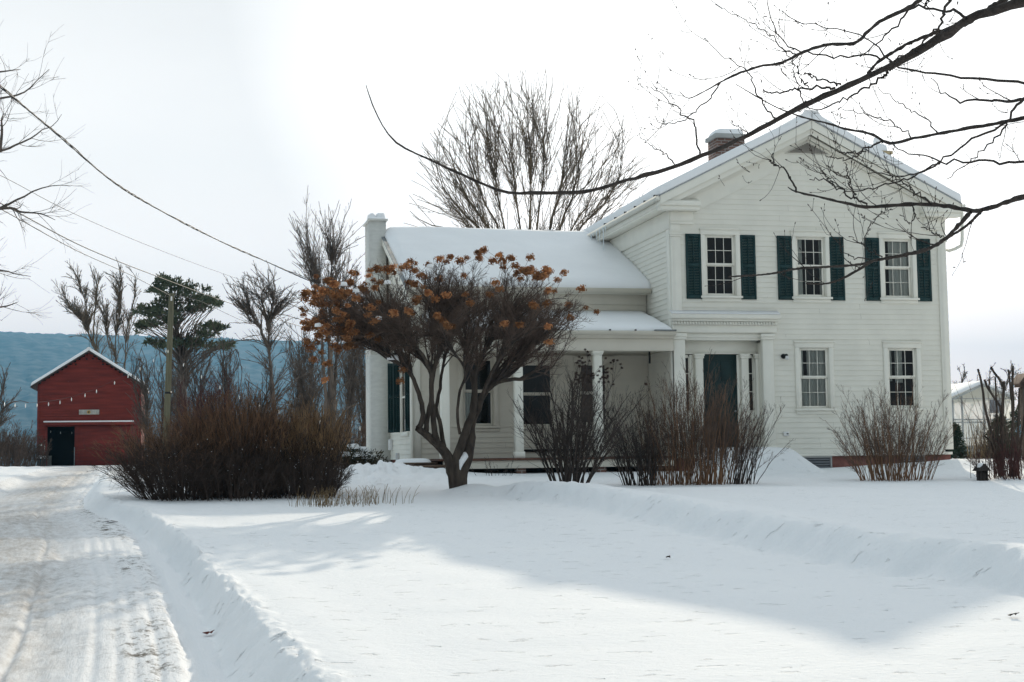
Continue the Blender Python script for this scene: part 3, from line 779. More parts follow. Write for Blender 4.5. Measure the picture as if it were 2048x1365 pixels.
for a, b in ((12.12, 12.38), (13.90, 14.08)):
    s = MB(); y = YF+.375
    for z in (3.27, 3.73): s.box(a, b, y-.01, y+.01, z-.011, z+.011)
    s.box(a, a+.03, y-.012, y+.012, 2.8, 4.16); s.box(b-.03, b, y-.012, y+.012, 2.8, 4.16); s.box(a+.03, b-.03, y-.012, y+.012, 4.12, 4.2)
    sl = s.build('sidelight', M['trim'], H); g = MB(); g.quad((a, y, 2.8), (b, y, 2.8), (b, y, 4.16), (a, y, 4.16)); g.build('glass_pane', M['glass'], sl)
    g = MB(); g.quad((a-.1, y+.12, 2.5), (b+.1, y+.12, 2.5), (b+.1, y+.12, 4.4), (a-.1, y+.12, 4.4)); g.build('blind', M['room'], sl)  # plain sheet in the dark room colour behind the glass
# wall lamp, outlet, basement grilles
lx = at(1567, 713, 33.97)
l = MB(); l.cyl((lx[0], 33.985, lx[2]), (lx[0], 33.93, lx[2]), .065, .06, 14); l.cyl((lx[0]+.01, 33.94, lx[2]), (lx[0]+.03, 33.84, lx[2]+.01), .05, .045, 12)
wl = l.build('wall_lamp', M['black'], H, smooth=False)
l = MB(); l.cyl((lx[0]+.035, 33.84, lx[2]+.0), (lx[0]+.04, 33.84, lx[2]-.09), .04, .045, 12); l.build('lamp_glass', M['whiteplastic'], wl)
o_ = at(1572, 868, 33.97)
b = MB(); b.box(o_[0]-.07, o_[0]+.07, 33.93, 33.985, o_[2]-.055, o_[2]+.055); ob = b.build('outlet_box', M['whiteplastic'], H, bevel=.01)
b = MB(); b.box(o_[0]-.0, o_[0]+.05, 33.925, 33.931, o_[2]-.015, o_[2]+.012); b.build('outlet_slot', M['black'], ob)
for xa, xb in ((15.02, 15.92), (17.9, 18.5)):
    b = MB(); b.box(xa-.04, xb+.04, 33.955, 33.99, 1.20, 1.24); b.box(xa-.04, xb+.04, 33.955, 33.99, 1.58, 1.618); b.box(xa-.04, xa, 33.955, 33.99, 1.24, 1.58); b.box(xb, xb+.04, 33.955, 33.99, 1.24, 1.58)
    bv = b.build('basement_vent', M['ghwall'], H)
    b = MB()
    for k in range(5): z = 1.26+k*.066; b.quad((xa, 33.955, z), (xb, 33.955, z), (xb, 34.01, z+.05), (xa, 34.01, z+.05))
    b.build('louver', M['louver'], bv)
    b = MB(); b.quad((xa, 34.02, 1.2), (xb, 34.02, 1.2), (xb, 34.02, 1.6), (xa, 34.02, 1.6)); b.build('dark_backing', M['black'], bv)  # black sheet paints in the dark behind the louvers

# ------------------------------------------------------------------ the wing
WX0, WY, WYB, RYW, RZW = 5.62, 36.0, 44.4, 40.2, 8.0
def wz(y): return RZW-.445*abs(y-RYW)
whole = [(6.93, 7.69, 2.48, 4.2), (8.42, 9.26, 2.48, 4.12), (9.96, 10.72, 2.5, 4.12)]
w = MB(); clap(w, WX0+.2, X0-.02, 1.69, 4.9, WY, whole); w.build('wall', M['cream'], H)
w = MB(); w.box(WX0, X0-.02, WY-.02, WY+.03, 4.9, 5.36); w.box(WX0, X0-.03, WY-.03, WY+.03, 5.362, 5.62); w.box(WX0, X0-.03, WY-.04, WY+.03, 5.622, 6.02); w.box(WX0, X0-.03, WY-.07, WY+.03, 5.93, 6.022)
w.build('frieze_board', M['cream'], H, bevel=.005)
def rakelim(z): return (RYW-(RZW-.12-z)/.445, RYW+(RZW-.12-z)/.445)
w = MB(); clap(w, WY+.02, WYB, 1.69, 7.9, WX0, [(36.75, 37.65, 2.4, 4.2)], axis='x', sign=-1, lim=lambda z: rakelim(z) if z > 6.0 else (WY, WYB)); 
clap(w, WX0, X0, 1.69, 6.0, WYB, [], sign=1); w.build('wall', M['paint'], H)
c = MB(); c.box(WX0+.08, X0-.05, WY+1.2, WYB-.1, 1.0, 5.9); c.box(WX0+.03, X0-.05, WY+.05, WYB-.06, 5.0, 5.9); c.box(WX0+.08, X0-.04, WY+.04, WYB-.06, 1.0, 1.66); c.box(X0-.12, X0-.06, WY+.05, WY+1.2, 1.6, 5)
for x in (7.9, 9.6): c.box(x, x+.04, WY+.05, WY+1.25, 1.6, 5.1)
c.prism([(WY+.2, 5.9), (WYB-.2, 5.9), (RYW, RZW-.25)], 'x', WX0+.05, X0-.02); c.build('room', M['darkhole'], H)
f = MB(); f.box(WX0+.04, X0, WY+.04, WYB-.04, .5, 1.688); f.build('foundation', M['foundation'], H)
p = MB(); p.box(WX0-.03, WX0+.2, WY-.05, WY+.0, 1.7, 5.6); p.box(WX0-.035, WX0, WY+.0, WY+.2, 1.7, 5.6); p.build('corner_pilaster', M['trim'], H, bevel=.006)
r = MB()
for s in (-1, 1):
    ye = RYW+s*4.62
    r.prism([(RYW, wz(RYW)), (ye, wz(ye)), (ye, wz(ye)-.04), (RYW, wz(RYW)-.04)], 'x', WX0-.21, X0-.01)
wroof = r.build('roof', M['roofing'], H)
t = MB()
for s in (-1, 1):
    ye = RYW+s*4.55
    t.prism([(RYW, wz(RYW)-.045), (ye, wz(ye)-.045), (ye, wz(ye)-.24), (RYW, wz(RYW)-.24)], 'x', WX0-.19, WX0-.14)
    t.prism([(RYW, wz(RYW)-.09), (ye, wz(ye)-.09), (ye, wz(ye)-.14), (RYW, wz(RYW)-.14)], 'x', WX0-.14, WX0)
    t.prism([(RYW, wz(RYW)-.16), (ye+(-s)*.5, wz(ye-s*.5)-.16), (ye-s*.5, wz(ye-s*.5)-.52), (RYW, wz(RYW)-.52)], 'x', WX0-.05, WX0+.01)
t.box(WX0-.19, X0-.01, RYW-4.58, RYW-4.52, 5.86, 6.0); t.box(WX0-.19, X0-.02, RYW-4.52, WY-.07, 5.90, 5.95)
t.build('rake_trim', M['trim'], H, bevel=.005)
snow_sheet('roof_snow', wroof, (WX0-.12, RYW-4.58, wz(RYW-4.58)), (X0-WX0+.12, 0, 0), (0, 4.58, wz(RYW)-wz(RYW-4.58)), 70, 50, .24, ('u0', 'v0'), 120, .06, .26)
snow_sheet('roof_snow', wroof, (WX0-.12, RYW+4.58, wz(RYW+4.58)), (X0-WX0+.12, 0, 0), (0, -4.58, wz(RYW)-wz(RYW+4.58)), 40, 30, .24, ('u0', 'v0'), 131, .06, .26)
g = MB(); g.prism([(RYW-4.58, 5.99), (RYW-4.70, 6.0), (RYW-4.70, 5.93), (RYW-4.65, 5.88), (RYW-4.585, 5.87)], 'x', WX0-.15, X0-.04); g.build('gutter', M['cream'], H)
t = MB(); t.prism([(RYW-.1, wz(RYW)+.28), (RYW-.14, wz(RYW)+.06), (36.0, wz(36.0)+.0), (36.0, wz(36.)+.2)], 'x', X0-.035, X0-.02); t.build('flashing', mat('brown_flashing', (.12, .09, .08), .7), H)
# gable window, shutters, meter boxes (they face the drive, -X)
def xbox(mb, y0, y1, z0, z1, o0, o1): return mb.box(WX0-o1, WX0-o0, y0, y1, z0, z1)
b = MB()
for (y0, y1, z0, z1) in ((36.62, 36.72, 2.4, 4.22), (37.68, 37.78, 2.4, 4.22), (36.6, 37.8, 4.22, 4.36), (36.58, 37.82, 2.28, 2.4)): xbox(b, y0, y1, z0, z1, -.01, .05)
xbox(b, 36.72, 37.68, 3.28, 3.33, -.01, .02)
gw = b.build('window', M['trim'], H, bevel=.004)
b = MB(); b.quad((WX0+.01, 37.68, 2.4), (WX0+.01, 36.72, 2.4), (WX0+.01, 36.72, 4.22), (WX0+.01, 37.68, 4.22)); b.build('glass_pane', M['glass'], gw)
b = MB(); b.quad((WX0+.05, 37.68, 2.4), (WX0+.05, 36.72, 2.4), (WX0+.05, 36.72, 4.22), (WX0+.05, 37.68, 4.22)); b.build('curtain', M['redcurtain'], gw)
for x0, y0, wd_ in ((5.40, 37.86, .17), (5.30, 38.2, .16), (5.48, 36.34, .13)):
    shutter(x0, 2.40, 4.24, y0, wd_)
b = MB(); xbox(b, 38.75, 39.35, 2.5, 4.15, .0, .035); b.build('storm_panel', mat('pale_green_panel', (.30, .38, .36), .5, .2), H)
b = MB(); xbox(b, 36.55, 37.8, 4.38, 4.43, .0, .22); wb = b.build('window_hood', M['trim'], H); snow_lump('snow_cap', wb, (WX0-.11, 37.2, 4.43), .11, .6, .13, 9, 4)
for (y0, z0) in ((36.35, 2.42), (39.5, 2.5), (39.45, 1.95)):
    b = MB(); xbox(b, y0, y0+.18, z0, z0+.30, .0, .12); b.build('meter_box', M['whiteplastic'], H, bevel=.02)
P = resample([(WX0-.06, 35.94, 5.85), (WX0-.06, 35.94, 5.7), (WX0-.04, 35.9, 5.5), (WX0-.04, 35.9, 1.55)], 20)
tubes('downspout', [(P[None], np.full((1, 20), .045))], M['trim'], H, 8)
P = resample([(WX0-.3, 36.6, 1.2), (WX0-.3, 36.6, 1.85)], 4); tubes('vent_pipe', [(P[None], np.full((1, 4), .05))], M['whiteplastic'], H, 10)
# chimney on the gable end
ch = MB(); ch.box(5.08, WX0-.0, 39.95, 41.1, .8, 4.6); ch.prism([(5.08, 4.602), (WX0, 4.602), (5.56, 5.0), (5.08, 5.0)], 'y', 39.95, 41.1)
ch.box(5.08, 5.54, 40.0, 41.05, 5.003, 8.36)
ch3 = ch.build('chimney', M['white_brick'], H); ch3['label'] = 'tall white painted brick chimney on the gable end of the wing'
q = MB(); q.box(5.03, 5.59, 39.95, 41.1, 8.363, 8.42); q.build('chimney_cap', M['white_brick'], ch3, bevel=.01)
snow_lump('snow_cap', ch3, (5.31, 40.5, 8.42), .26, .52, .08, 11, 6); snow_lump('snow_cap', ch3, (5.18, 40.4, 8.44), .12, .3, .17, 12, 2); snow_lump('snow_cap', ch3, (5.43, 40.4, 8.44), .14, .35, .2, 15, 2)

# porch
def pz(y): return 4.72+(y-33.78)*.285
r = MB(); r.prism([(33.74, pz(33.74)), (WY-.04, pz(WY-.04)), (WY-.04, pz(WY-.04)-.06), (33.74, pz(33.74)-.06)], 'x', 5.86, X0-.05); proof = r.build('roof', M['roofing'], H)
snow_sheet('roof_snow', proof, (5.9, 33.80, pz(33.80)), (X0-5.96, 0, 0), (0, 2.14, pz(35.94)-pz(33.80)), 60, 24, .12, ('u0', 'u1', 'v0'), 140, .03, .16)
b = MB(); b.box(5.92, X0-.04, 33.86, 34.12, 4.262, 4.56); b.box(5.90, X0-.03, 33.80, 34.14, 4.563, 4.66); b.box(5.92, 6.16, 34.12, 36, 4.262, 4.56); b.build('porch_beam', M['cream'], H, bevel=.006)
g = MB(); g.prism([(33.74, 4.72), (33.64, 4.735), (33.64, 4.69), (33.68, 4.64), (33.74, 4.63)], 'x', 5.88, X0-.04); g.box(5.88, X0-.04, 33.742, 33.80, 4.60, 4.66); g.build('gutter', M['cream'], H)
for x in (7.2, 8.1, 8.9, 10.1, 10.75):
    k = MB(); k.box(x, x+.03, 33.63, 33.72, 4.735, 4.77); k.build('snow_clip', M['black'], H)
k = MB(); k.box(11.25, X0-.04, 33.62, 33.72, 4.735, 4.765); k.build('gutter_edge', M['metal'], H)
b = MB(); b.box(5.95, X0-.05, 34.12, WY-.03, 4.30, 4.34); b.build('porch_ceiling', M['cream'], H)
b = MB(); b.prism([(34.0, 4.345), (WY-.05, 4.345), (WY-.05, pz(WY)-.1), (34.0, pz(34.0)-.08)], 'x', 5.95, 6.0); b.build('porch_gable', M['cream'], H)
for x in (5.985, 7.78, 9.77):
    b = MB(); b.box(x, x+.20, 33.90, 34.10, 1.84, 4.16); b.box(x-.025, x+.225, 33.875, 34.125, 1.68, 1.838); b.box(x-.02, x+.22, 33.88, 34.12, 4.162, 4.20); b.box(x-.035, x+.235, 33.865, 34.135, 4.202, 4.26)
    b.build('porch_column', M['trim'], H, bevel=.008)
b = MB(); n = 20
for i in range(n): y0 = 33.78+i*(2.2/n); b.box(5.9, X0-.04, y0, y0+2.2/n-.006, 1.63, 1.678)
b.build('porch_floor', M['woodfloor'], H)
b = MB(); b.box(6.0, X0-.04, 33.84, 33.88, 1.44, 1.628); b.build('porch_skirt', M['cream'], H, bevel=.004)
b = MB(); b.box(6.0, X0-.1, 34.6, 34.65, .9, 1.6); b.build('dark_backing', M['black'], H)  # black sheet paints in the shade under the porch floor
for x in (6.1, 7.80, 9.80):
    b = MB(); b.box(x, x+.22, 33.9, 34.2, .9, 1.60); b.build('porch_pier', M['brick'], H)
for (z, y) in ((1.50, 33.55), (1.30, 33.25)):
    b = MB(); b.box(5.2, 6.05, y, y+.34, z, z+.05); b.box(5.25, 6.0, y+.03, y+.06, z-.3, z-.001); b.build('porch_step', M['oldwood'], H)
b = MB(); b.box(4.95, 5.9, 33.95, 35.8, 1.56, 1.61); b.build('porch_landing', M['oldwood'], H); b = MB(); b.box(5.0, 5.85, 34.0, 35.8, .9, 1.55); b.build('landing_base', M['oldwood'], H)
snow_lump('snow_cap', H, (5.4, 34.6, 1.6), .42, .5, .10, 18, 4)
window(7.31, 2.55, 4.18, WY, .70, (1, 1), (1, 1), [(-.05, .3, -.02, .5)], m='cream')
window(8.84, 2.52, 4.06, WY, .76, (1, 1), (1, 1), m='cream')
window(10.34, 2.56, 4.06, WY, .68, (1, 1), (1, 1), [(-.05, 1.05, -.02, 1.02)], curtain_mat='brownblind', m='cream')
b = MB(); b.box(8.25, 10.0, WY-.05, WY-.02, 1.84, 1.90); b.build('kick_board', M['darkhole'], H)  # thin near-black strip low on the porch wall
b = MB(); b.box(11.4, 11.44, 34.6, 34.64, 4.0, 4.3); b.build('porch_hook', M['black'], H)

# ------------------------------------------------------------------ barn
BY = 90.0; BX0, BX1, BXC = -8.37, -2.43, -5.46
B = empty('barn', (BXC, BY, 1.68), 'red clapboard barn with an open dark doorway and snow along its gable roof', 'barn')
def bz(x): return 8.50-.645*abs(x-BXC)
w = MB(); dh = (-7.80, -6.22, 1.5, 3.98)
clap(w, BX0, BX1, 1.4, 8.4, BY, [dh], exp=.16, lip=.035, lim=lambda z: (BXC-(8.44-z)/.645, BXC+(8.44-z)/.645) if z > 6.4 else (BX0, BX1))
clap(w, BY, BY+9, 1.4, 6.5, BX0, [], axis='x', sign=-1, exp=.16); clap(w, BY, BY+9, 1.4, 6.5, BX1, [], axis='x', sign=1, exp=.16)
clap(w, BX0, BX1, 1.4, 8.4, BY+9, [], sign=1, exp=.3, lim=lambda z: (BXC-(8.44-z)/.645, BXC+(8.44-z)/.645) if z > 6.4 else (BX0, BX1))
w.build('wall', M['barn'], B)
w = MB()
for x in (BX0-.02, BX1-.10): w.box(x, x+.12, BY-.035, BY+.02, 1.4, 6.5)
w.box(-7.92, -7.80, BY-.035, BY+.02, 1.4, 4.08); w.build('corner_board', M['barn'], B)
w = MB(); w.quad((BX0+.1, BY+5, 1.2), (BX1-.1, BY+5, 1.2), (BX1-.1, BY+5, 6.4), (BX0+.1, BY+5, 6.4)); w.box(BX0+.1, BX1-.1, BY+.1, BY+9, 6.3, 6.35); w.build('dark_backing', M['black'], B)  # black sheets paint in the dark of the barn interior
w = MB(); w.box(BX0+.1, BX1-.1, BY+.1, BY+5, 1.3, 1.6); w.build('barn_floor', M['oldwood'], B)
r = MB()
for s in (-1, 1):
    xe = BXC+s*3.30
    r.prism([(BXC, bz(BXC)), (xe, bz(xe)), (xe, bz(xe)-.10), (BXC, bz(BXC)-.10)], 'y', BY-.30, BY+9.3)
ro = r.build('roof', M['barnroof'], B)
for s in (-1, 1):
    xe = BXC+s*3.28
    snow_sheet('roof_snow', ro, (BXC, BY-.29, bz(BXC)), (xe-BXC, 0, bz(xe)-bz(BXC)), (0, 9.5, 0), 24, 24, .19, ('u1', 'v0', 'v1'), 300+s, .02, .14)
rc = MB(); rc.prism([(BXC-.25, bz(BXC)-.02), (BXC+.25, bz(BXC)-.02), (BXC+.1, bz(BXC)+.17), (BXC, bz(BXC)+.21), (BXC-.1, bz(BXC)+.17)], 'y', BY-.26, BY+9.1); rc.build('roof_snow', M['snow'], ro)
w = MB(); w.box(-6.24, -2.75, BY-.12, BY-.06, 1.58, 3.98)
for x in np.arange(-6.2, -2.8, .22): w.box(x, x+.012, BY-.127, BY-.119, 1.58, 3.98)
sdoor = w.build('sliding_door', M['barn'], B)
w = MB(); w.box(-6.27, -6.22, BY-.14, BY-.05, 1.6, 2.75); w.build('door_edge', M['metal'], sdoor)
w = MB(); w.box(-8.0, -2.86, BY-.22, BY-.02, 4.06, 4.22); tr = w.build('door_track', M['barn'], B)
w = MB(); w.box(-8.02, -2.84, BY-.24, BY-.02, 4.222, 4.31); w.build('snow_line', M['snow'], tr, bevel=.03)
w = MB(); w.box(-7.8, -6.22, BY-.03, BY+.05, 3.98, 4.06); w.build('door_lintel', M['barn'], B)
w = MB(); w.box(-6.01, -4.85, BY-.09, BY-.03, 4.68, 4.97); sg = w.build('barn_sign', M['sign'], B, bevel=.01)
w = MB()   # letter-like strokes too small to read, either side of the flower
random.seed(5)
for (a, b) in ((-5.95, -5.56), (-5.33, -4.92)):
    x = a
    while x < b-.05:
        lw = random.choice((.05, .06, .075))
        w.box(x, x+.014, BY-.094, BY-.0895, 4.75, 4.90)
        if random.random() < .6: w.box(x+.014, x+lw, BY-.094, BY-.0895, 4.886, 4.90)
        if random.random() < .5: w.box(x+.014, x+lw, BY-.094, BY-.0895, 4.75, 4.764)
        if random.random() < .5: w.box(x+lw-.0, x+lw+.014, BY-.094, BY-.0895, 4.765, 4.885)
        x += lw+.045
w.build('lettering', M['signmark'], sg)
w = MB()
for k in range(10):
    a = 2*math.pi*k/10; cx, cz = -5.45, 4.825; ca, sa = math.cos(a), math.sin(a)
    w.quad((cx+.03*ca, BY-.096, cz+.03*sa), (cx+.08*ca-.03*sa, BY-.097, cz+.08*sa+.03*ca), (cx+.125*ca, BY-.098, cz+.125*sa), (cx+.08*ca+.03*sa, BY-.097, cz+.08*sa-.03*ca))
fl = w.build('flower_emblem', M['yellow'], sg)
w = MB(); w.cyl((-5.45, BY-.11, 4.825), (-5.45, BY-.098, 4.825), .045, .05, 12); w.build('flower_centre', M['bin'], fl)
for x, z in ((-5.60, 8.0), (-5.24, 8.02), (-6.22, 7.67), (-4.66, 7.68)):
    w = MB(); w.cyl((x, BY-.035, z), (x, BY-.01, z), .055, .055, 10); w.build('swallow_hole', M['black'], B)
for x0, x1, z0, z1 in ((-7.96, -7.92, 2.5, 3.2), (-8.28, -8.08, 2.85, 2.95), (-8.25, -8.2, 2.55, 2.7)):
    w = MB(); w.add([(x0, BY-.045, z0+.03), (x1, BY-.045, z0), (x1-.02, BY-.045, z1), (x0+.03, BY-.045, z1-.02)], [(0, 1, 2, 3)]); w.build('peeling_patch', M['trim'], B)
w = MB(); w.cyl((BXC, BY-.1, bz(BXC)+.1), (BXC, BY-.1, bz(BXC)+1.1), .015, .008, 6); w.build('lightning_rod', M['black'], B)
# bin and boards by the doorway
p = at(83, 925, 89.4)
bn = empty('barrel', (p[0], 89.4, 1.66), 'small dark barrel capped with snow left of the barn doorway', 'barrel')
w = MB(); w.cyl((p[0], 89.4, 1.62), (p[0], 89.4, 2.06), .25, .29, 16); w.cyl((p[0], 89.4, 2.06), (p[0], 89.4, 2.1), .31, .31, 16); w.build('body', M['bin'], bn)
snow_lump('snow_cap', bn, (p[0], 89.4, 2.1), .31, .31, .16, 21, 2)
p = at(98, 925, 90.4); w = MB(); w.box(p[0]-.14, p[0]+.14, 90.2, 90.5, 1.55, 2.22); w.box(p[0]-.16, p[0]+.16, 90.18, 90.52, 2.22, 2.26)
tag(w.build('crate', M['ghpane'], None, bevel=.01), 'pale narrow box standing just inside the dark barn doorway', 'box')

# ------------------------------------------------------------------ utility pole, cables, string lights
PY = 60.0; pt = at(343, 588, PY); pb = at(330, 920, PY)
po = empty('utility_pole', (pb[0], PY, 1.4), 'leaning weathered wooden utility pole rising behind the brown hedge shrubs', 'utility pole')
P = resample([(pb[0]-.02, PY, 1.2), (pt[0]*.5+pb[0]*.5, PY, (pt[2]+1.4)/2), tuple(pt)], 12)
tubes('pole', [(P[None], np.linspace(.145, .105, 12)[None])], M['pole'], po, 12)
w = MB(); w.cyl(pt+np.array([0, 0, -.02]), pt+np.array([0, 0, .03]), .11, .06, 12); w.build('pole_top', M['pole'], po)
q = P[5]; w = MB(); w.cyl(q-np.array([0, 0, .04]), q+np.array([0, 0, .04]), .14, .14, 12); w.build('pole_band', M['black'], po)
w = MB(); w.cyl(pt+np.array([.0, -.14, -.3]), pt+np.array([0, -.14, -.12]), .035, .03, 8); w.build('insulator', M['whiteplastic'], po)
def cable(name, pts, r, label, twist=0, grp=None):
    """pts: (px, py, Y) control points"""
    Q = resample([at(x, y, Y) for x, y, Y in pts], 140)
    bat = []
    if twist:
        t = np.linspace(0, 1, 140)
        for k in range(3):
            a = t*twist*2*math.pi+k*2.09+1.5*np.sin(t*31)
            off = np.stack([np.cos(a), 0*a, np.sin(a)], -1)*r*.95*(1+.5*np.sin(t*47+1)[:, None])
            bat.append(((Q+off)[None], np.full((1, 140), r*.75)))
    else: bat = [(Q[None], np.full((1, 140), r))]
    o = tubes(name, bat, M['cable'], None, 5); tag(o, label, 'cable', grp); return o
cable('service_cable', [(-260, -60, 12), (0, 172, 16.5), (120, 273, 19.5), (250, 380, 23.5), (420, 473, 29), (540, 527, 33.5), (640, 571, 37.5), (700, 592, 38.9), (745, 604, 39.7)], .0095, 'thick twisted black service cable running from upper left to the white wing', 16)
cable('utility_wire', [(-200, 262, 24), (0, 351, 32), (140, 424, 38), (300, 493, 46), (455, 551, 56), (600, 600, 70)], .007, 'thinnest pale wire, highest of the three sagging below the twisted cable')
cable('utility_wire', [(-200, 300, 24), (20, 417, 31), (180, 500, 38), (345, 565, 48), (443, 601, 56), (560, 641, 66), (640, 664, 74)], .013, 'dark wire passing over the utility pole, darkest of the thin wires')
cable('utility_wire', [(-200, 318, 26), (0, 418, 34), (150, 500, 42), (260, 550, 51), (341, 592, 59.8)], .011, 'thin wire ending at the top of the leaning utility pole')
cable('utility_wire', [(341, 590, 60), (400, 603, 62), (480, 640, 66), (600, 690, 74)], .009, 'thin wire leaving the utility pole towards the bare trees on the right')

def string_lights(pts, Y0, Y1, label):
    pts = [(x, y, Y0+(Y1-Y0)*i/(len(pts)-1)) for i, (x, y) in enumerate(pts)]
    W = [at(x, y, Y) for x, y, Y in pts]
    e = empty('string_lights', tuple(W[0]), label, 'string lights')
    c = resample([p+np.array([0, 0, .10]) for p in W], 12*len(W))
    tubes('wire', [(c[None], np.full((1, len(c)), .005))], M['cable'], e, 4)
    src = None
    for p in W:
        if src is None:
            w = MB()
            for a, b, r0, r1 in ((-.07, -.045, .012, .036), (-.045, .0, .036, .045), (.0, .035, .045, .03), (.035, .06, .03, .018)): w.cyl(p+np.array([0, 0, a]), p+np.array([0, 0, b]), r0*.42, r1*.42, 8)
            src = w.build('bulb', M['bulb'], e, smooth=True)
            w = MB(); w.cyl(p+np.array([0, 0, .06]), p+np.array([0, 0, .10]), .018, .016, 6); w.build('socket', M['cable'], src) if False else None
        else:
            o = src.copy(); COL.objects.link(o); o.parent = e; o.location = Vector(p)-Vector(W[0])
    return e
string_lights([(-20, 808), (9, 809), (30, 811), (51, 812), (74, 811), (97, 808.5), (120, 805), (143, 799), (170, 791), (193, 783), (229, 766), (256, 753), (280, 738), (307, 721), (332, 702)], 50, 59.6, 'string of white bulbs sagging across the front of the red barn')
string_lights([(336, 703), (367, 730), (403, 754), (440, 775), (479, 795), (519, 811), (558, 824), (598, 835), (640, 845), (676, 852), (720, 857)], 59.6, 40.5, 'string of white bulbs running from the pole to the house over the hedge')
string_lights([(92, 868), (101.5, 863.5), (121, 866), (143.5, 866), (156, 860)], 90.6, 90.6, 'short string of bulbs hanging inside the dark barn doorway')

# ------------------------------------------------------------------ greenhouse
GY = 62.0; gx0 = 35.3; gxc = 36.93; gw = gxc-gx0; ze, zr = 4.14, 4.80; gb = 1.3
G = empty('greenhouse', (gxc, GY, gb), 'white plastic greenhouse with a snowy roof behind the right corner of the house', 'greenhouse')
w = MB(); w.add([(gx0, GY, 2.0), (gx0+2*gw, GY, 2.0), (gx0+2*gw, GY, ze), (gxc, GY, zr), (gx0, GY, ze)], [(0, 1, 2, 3), (0, 3, 4)]); w.build('end_wall', M['ghpane'], G)
w = MB()
for xx in (gx0, gx0+2*gw): w.quad((xx, GY, 2.0), (xx, GY+24, 2.0), (xx, GY+24, ze), (xx, GY, ze))
w.add([(gx0, GY+24, 2.0), (gx0+2*gw, GY+24, 2.0), (gx0+2*gw, GY+24, ze), (gxc, GY+24, zr), (gx0, GY+24, ze)], [(0, 1, 2, 3), (0, 3, 4)])
w.build('side_wall', M['ghpane'], G)
w = MB(); w.box(gx0-.02, gx0+2*gw+.02, GY-.03, GY+.1, gb-.2, 2.0); w.build('base_wall', M['ghwall'], G)
w = MB()
for x in (gx0+.0, gx0+.48, gx0+1.6, gx0+2.6, gx0+3.19): w.box(x, x+.07, GY-.06, GY-.005, 1.98, ze+max(0, min((x-gx0)/gw, 2-(x-gx0)/gw))*(zr-ze)-.02)
for z in (3.06, 3.19): w.box(gx0-.3, gx0+2*gw, GY-.10, GY-.062, z, z+.055)
w.box(gx0, gx0+2*gw, GY-.055, GY-.004, 4.18, 4.23); w.box(gx0, gx0+2*gw, GY-.055, GY-.004, 2.32, 2.36)
for s in (-1, 1): xe = gxc+s*(gw+.05); w.prism([(gxc, zr+.01), (xe, ze-.03), (xe, ze+.07), (gxc, zr+.11)], 'y', GY-.12, GY-.06)
w.build('frame', M['ghframe'], G)
rf = MB()
for s in (-1, 1): xe = gxc+s*(gw+.15); rf.prism([(gxc, zr+.05), (xe, ze-.02), (xe, ze+.02), (gxc, zr+.09)], 'y', GY-.05, GY+24)
rfo = rf.build('roof', M['ghpane'], G)
for s in (-1, 1): xe = gxc+s*(gw+.12); snow_sheet('roof_snow', rfo, (gxc, GY-.04, zr+.1), (xe-gxc, 0, ze-zr), (0, 23, 0), 14, 20, .14, ('u1', 'v0'), 400+s, .03, .15)
w = MB(); lx0 = gx0+1.98; w.box(lx0, lx0+.58, GY-.05, GY-.01, 3.52, 4.15)
for k in range(7): w.quad((lx0+.03, GY-.055, 3.55+k*.085), (lx0+.55, GY-.055, 3.55+k*.085), (lx0+.55, GY-.09, 3.61+k*.085), (lx0+.03, GY-.09, 3.61+k*.085))
w.build('vent_louver', M['louver'], G)

# small wooden lantern house on the snow, birdhouse on its post
p = at(1964, 962, 27.2); zb = gz(p[0], 27.2)
lt = empty('garden_lantern', (p[0], 27.2, zb), 'small dark wooden lantern box with a peaked snowy roof standing in the snow', 'lantern')
w = MB(); w.box(p[0]-.075, p[0]+.075, 27.12, 27.28, zb-.15, zb+.20)
for dx in (-.085, .06): w.box(p[0]+dx, p[0]+dx+.025, 27.10, 27.12, zb-.1, zb+.21)
w.build('body', M['lanternwood'], lt)
w = MB(); w.prism([(p[0]-.13, zb+.20), (p[0]+.13, zb+.20), (p[0]+.1, zb+.24), (p[0], zb+.35), (p[0]-.1, zb+.24)], 'y', 27.05, 27.35); w.build('roof', M['lanternwood'], lt)
snow_lump('snow_cap', lt, (p[0]-.01, 27.2, zb+.27), .07, .10, .085, 23, 2)
p = at(2044, 775, 40); zb = gz(p[0], 40)
bh = empty('birdhouse', (p[0], 40, zb), 'brown birdhouse with a peaked roof on a post at the right edge', 'birdhouse')
w = MB(); w.box(p[0]-.06, p[0]+.06, 39.94, 40.06, zb-.2, p[2]+.02); w.build('post', M['barkbg'], bh)
w = MB(); w.prism([(p[0]-.16, p[2]), (p[0]+.16, p[2]), (p[0]+.16, p[2]+.22), (p[0], p[2]+.36), (p[0]-.16, p[2]+.22)], 'y', 39.82, 40.16); w.build('body', M['brownroof'], bh)
w = MB()
for s in (-1, 1): w.prism([(p[0], p[2]+.42), (p[0]+s*.28, p[2]+.10), (p[0]+s*.28, p[2]+.06), (p[0], p[2]+.375)], 'y', 39.7, 40.25)
w.build('roof', M['brownroof'], bh)

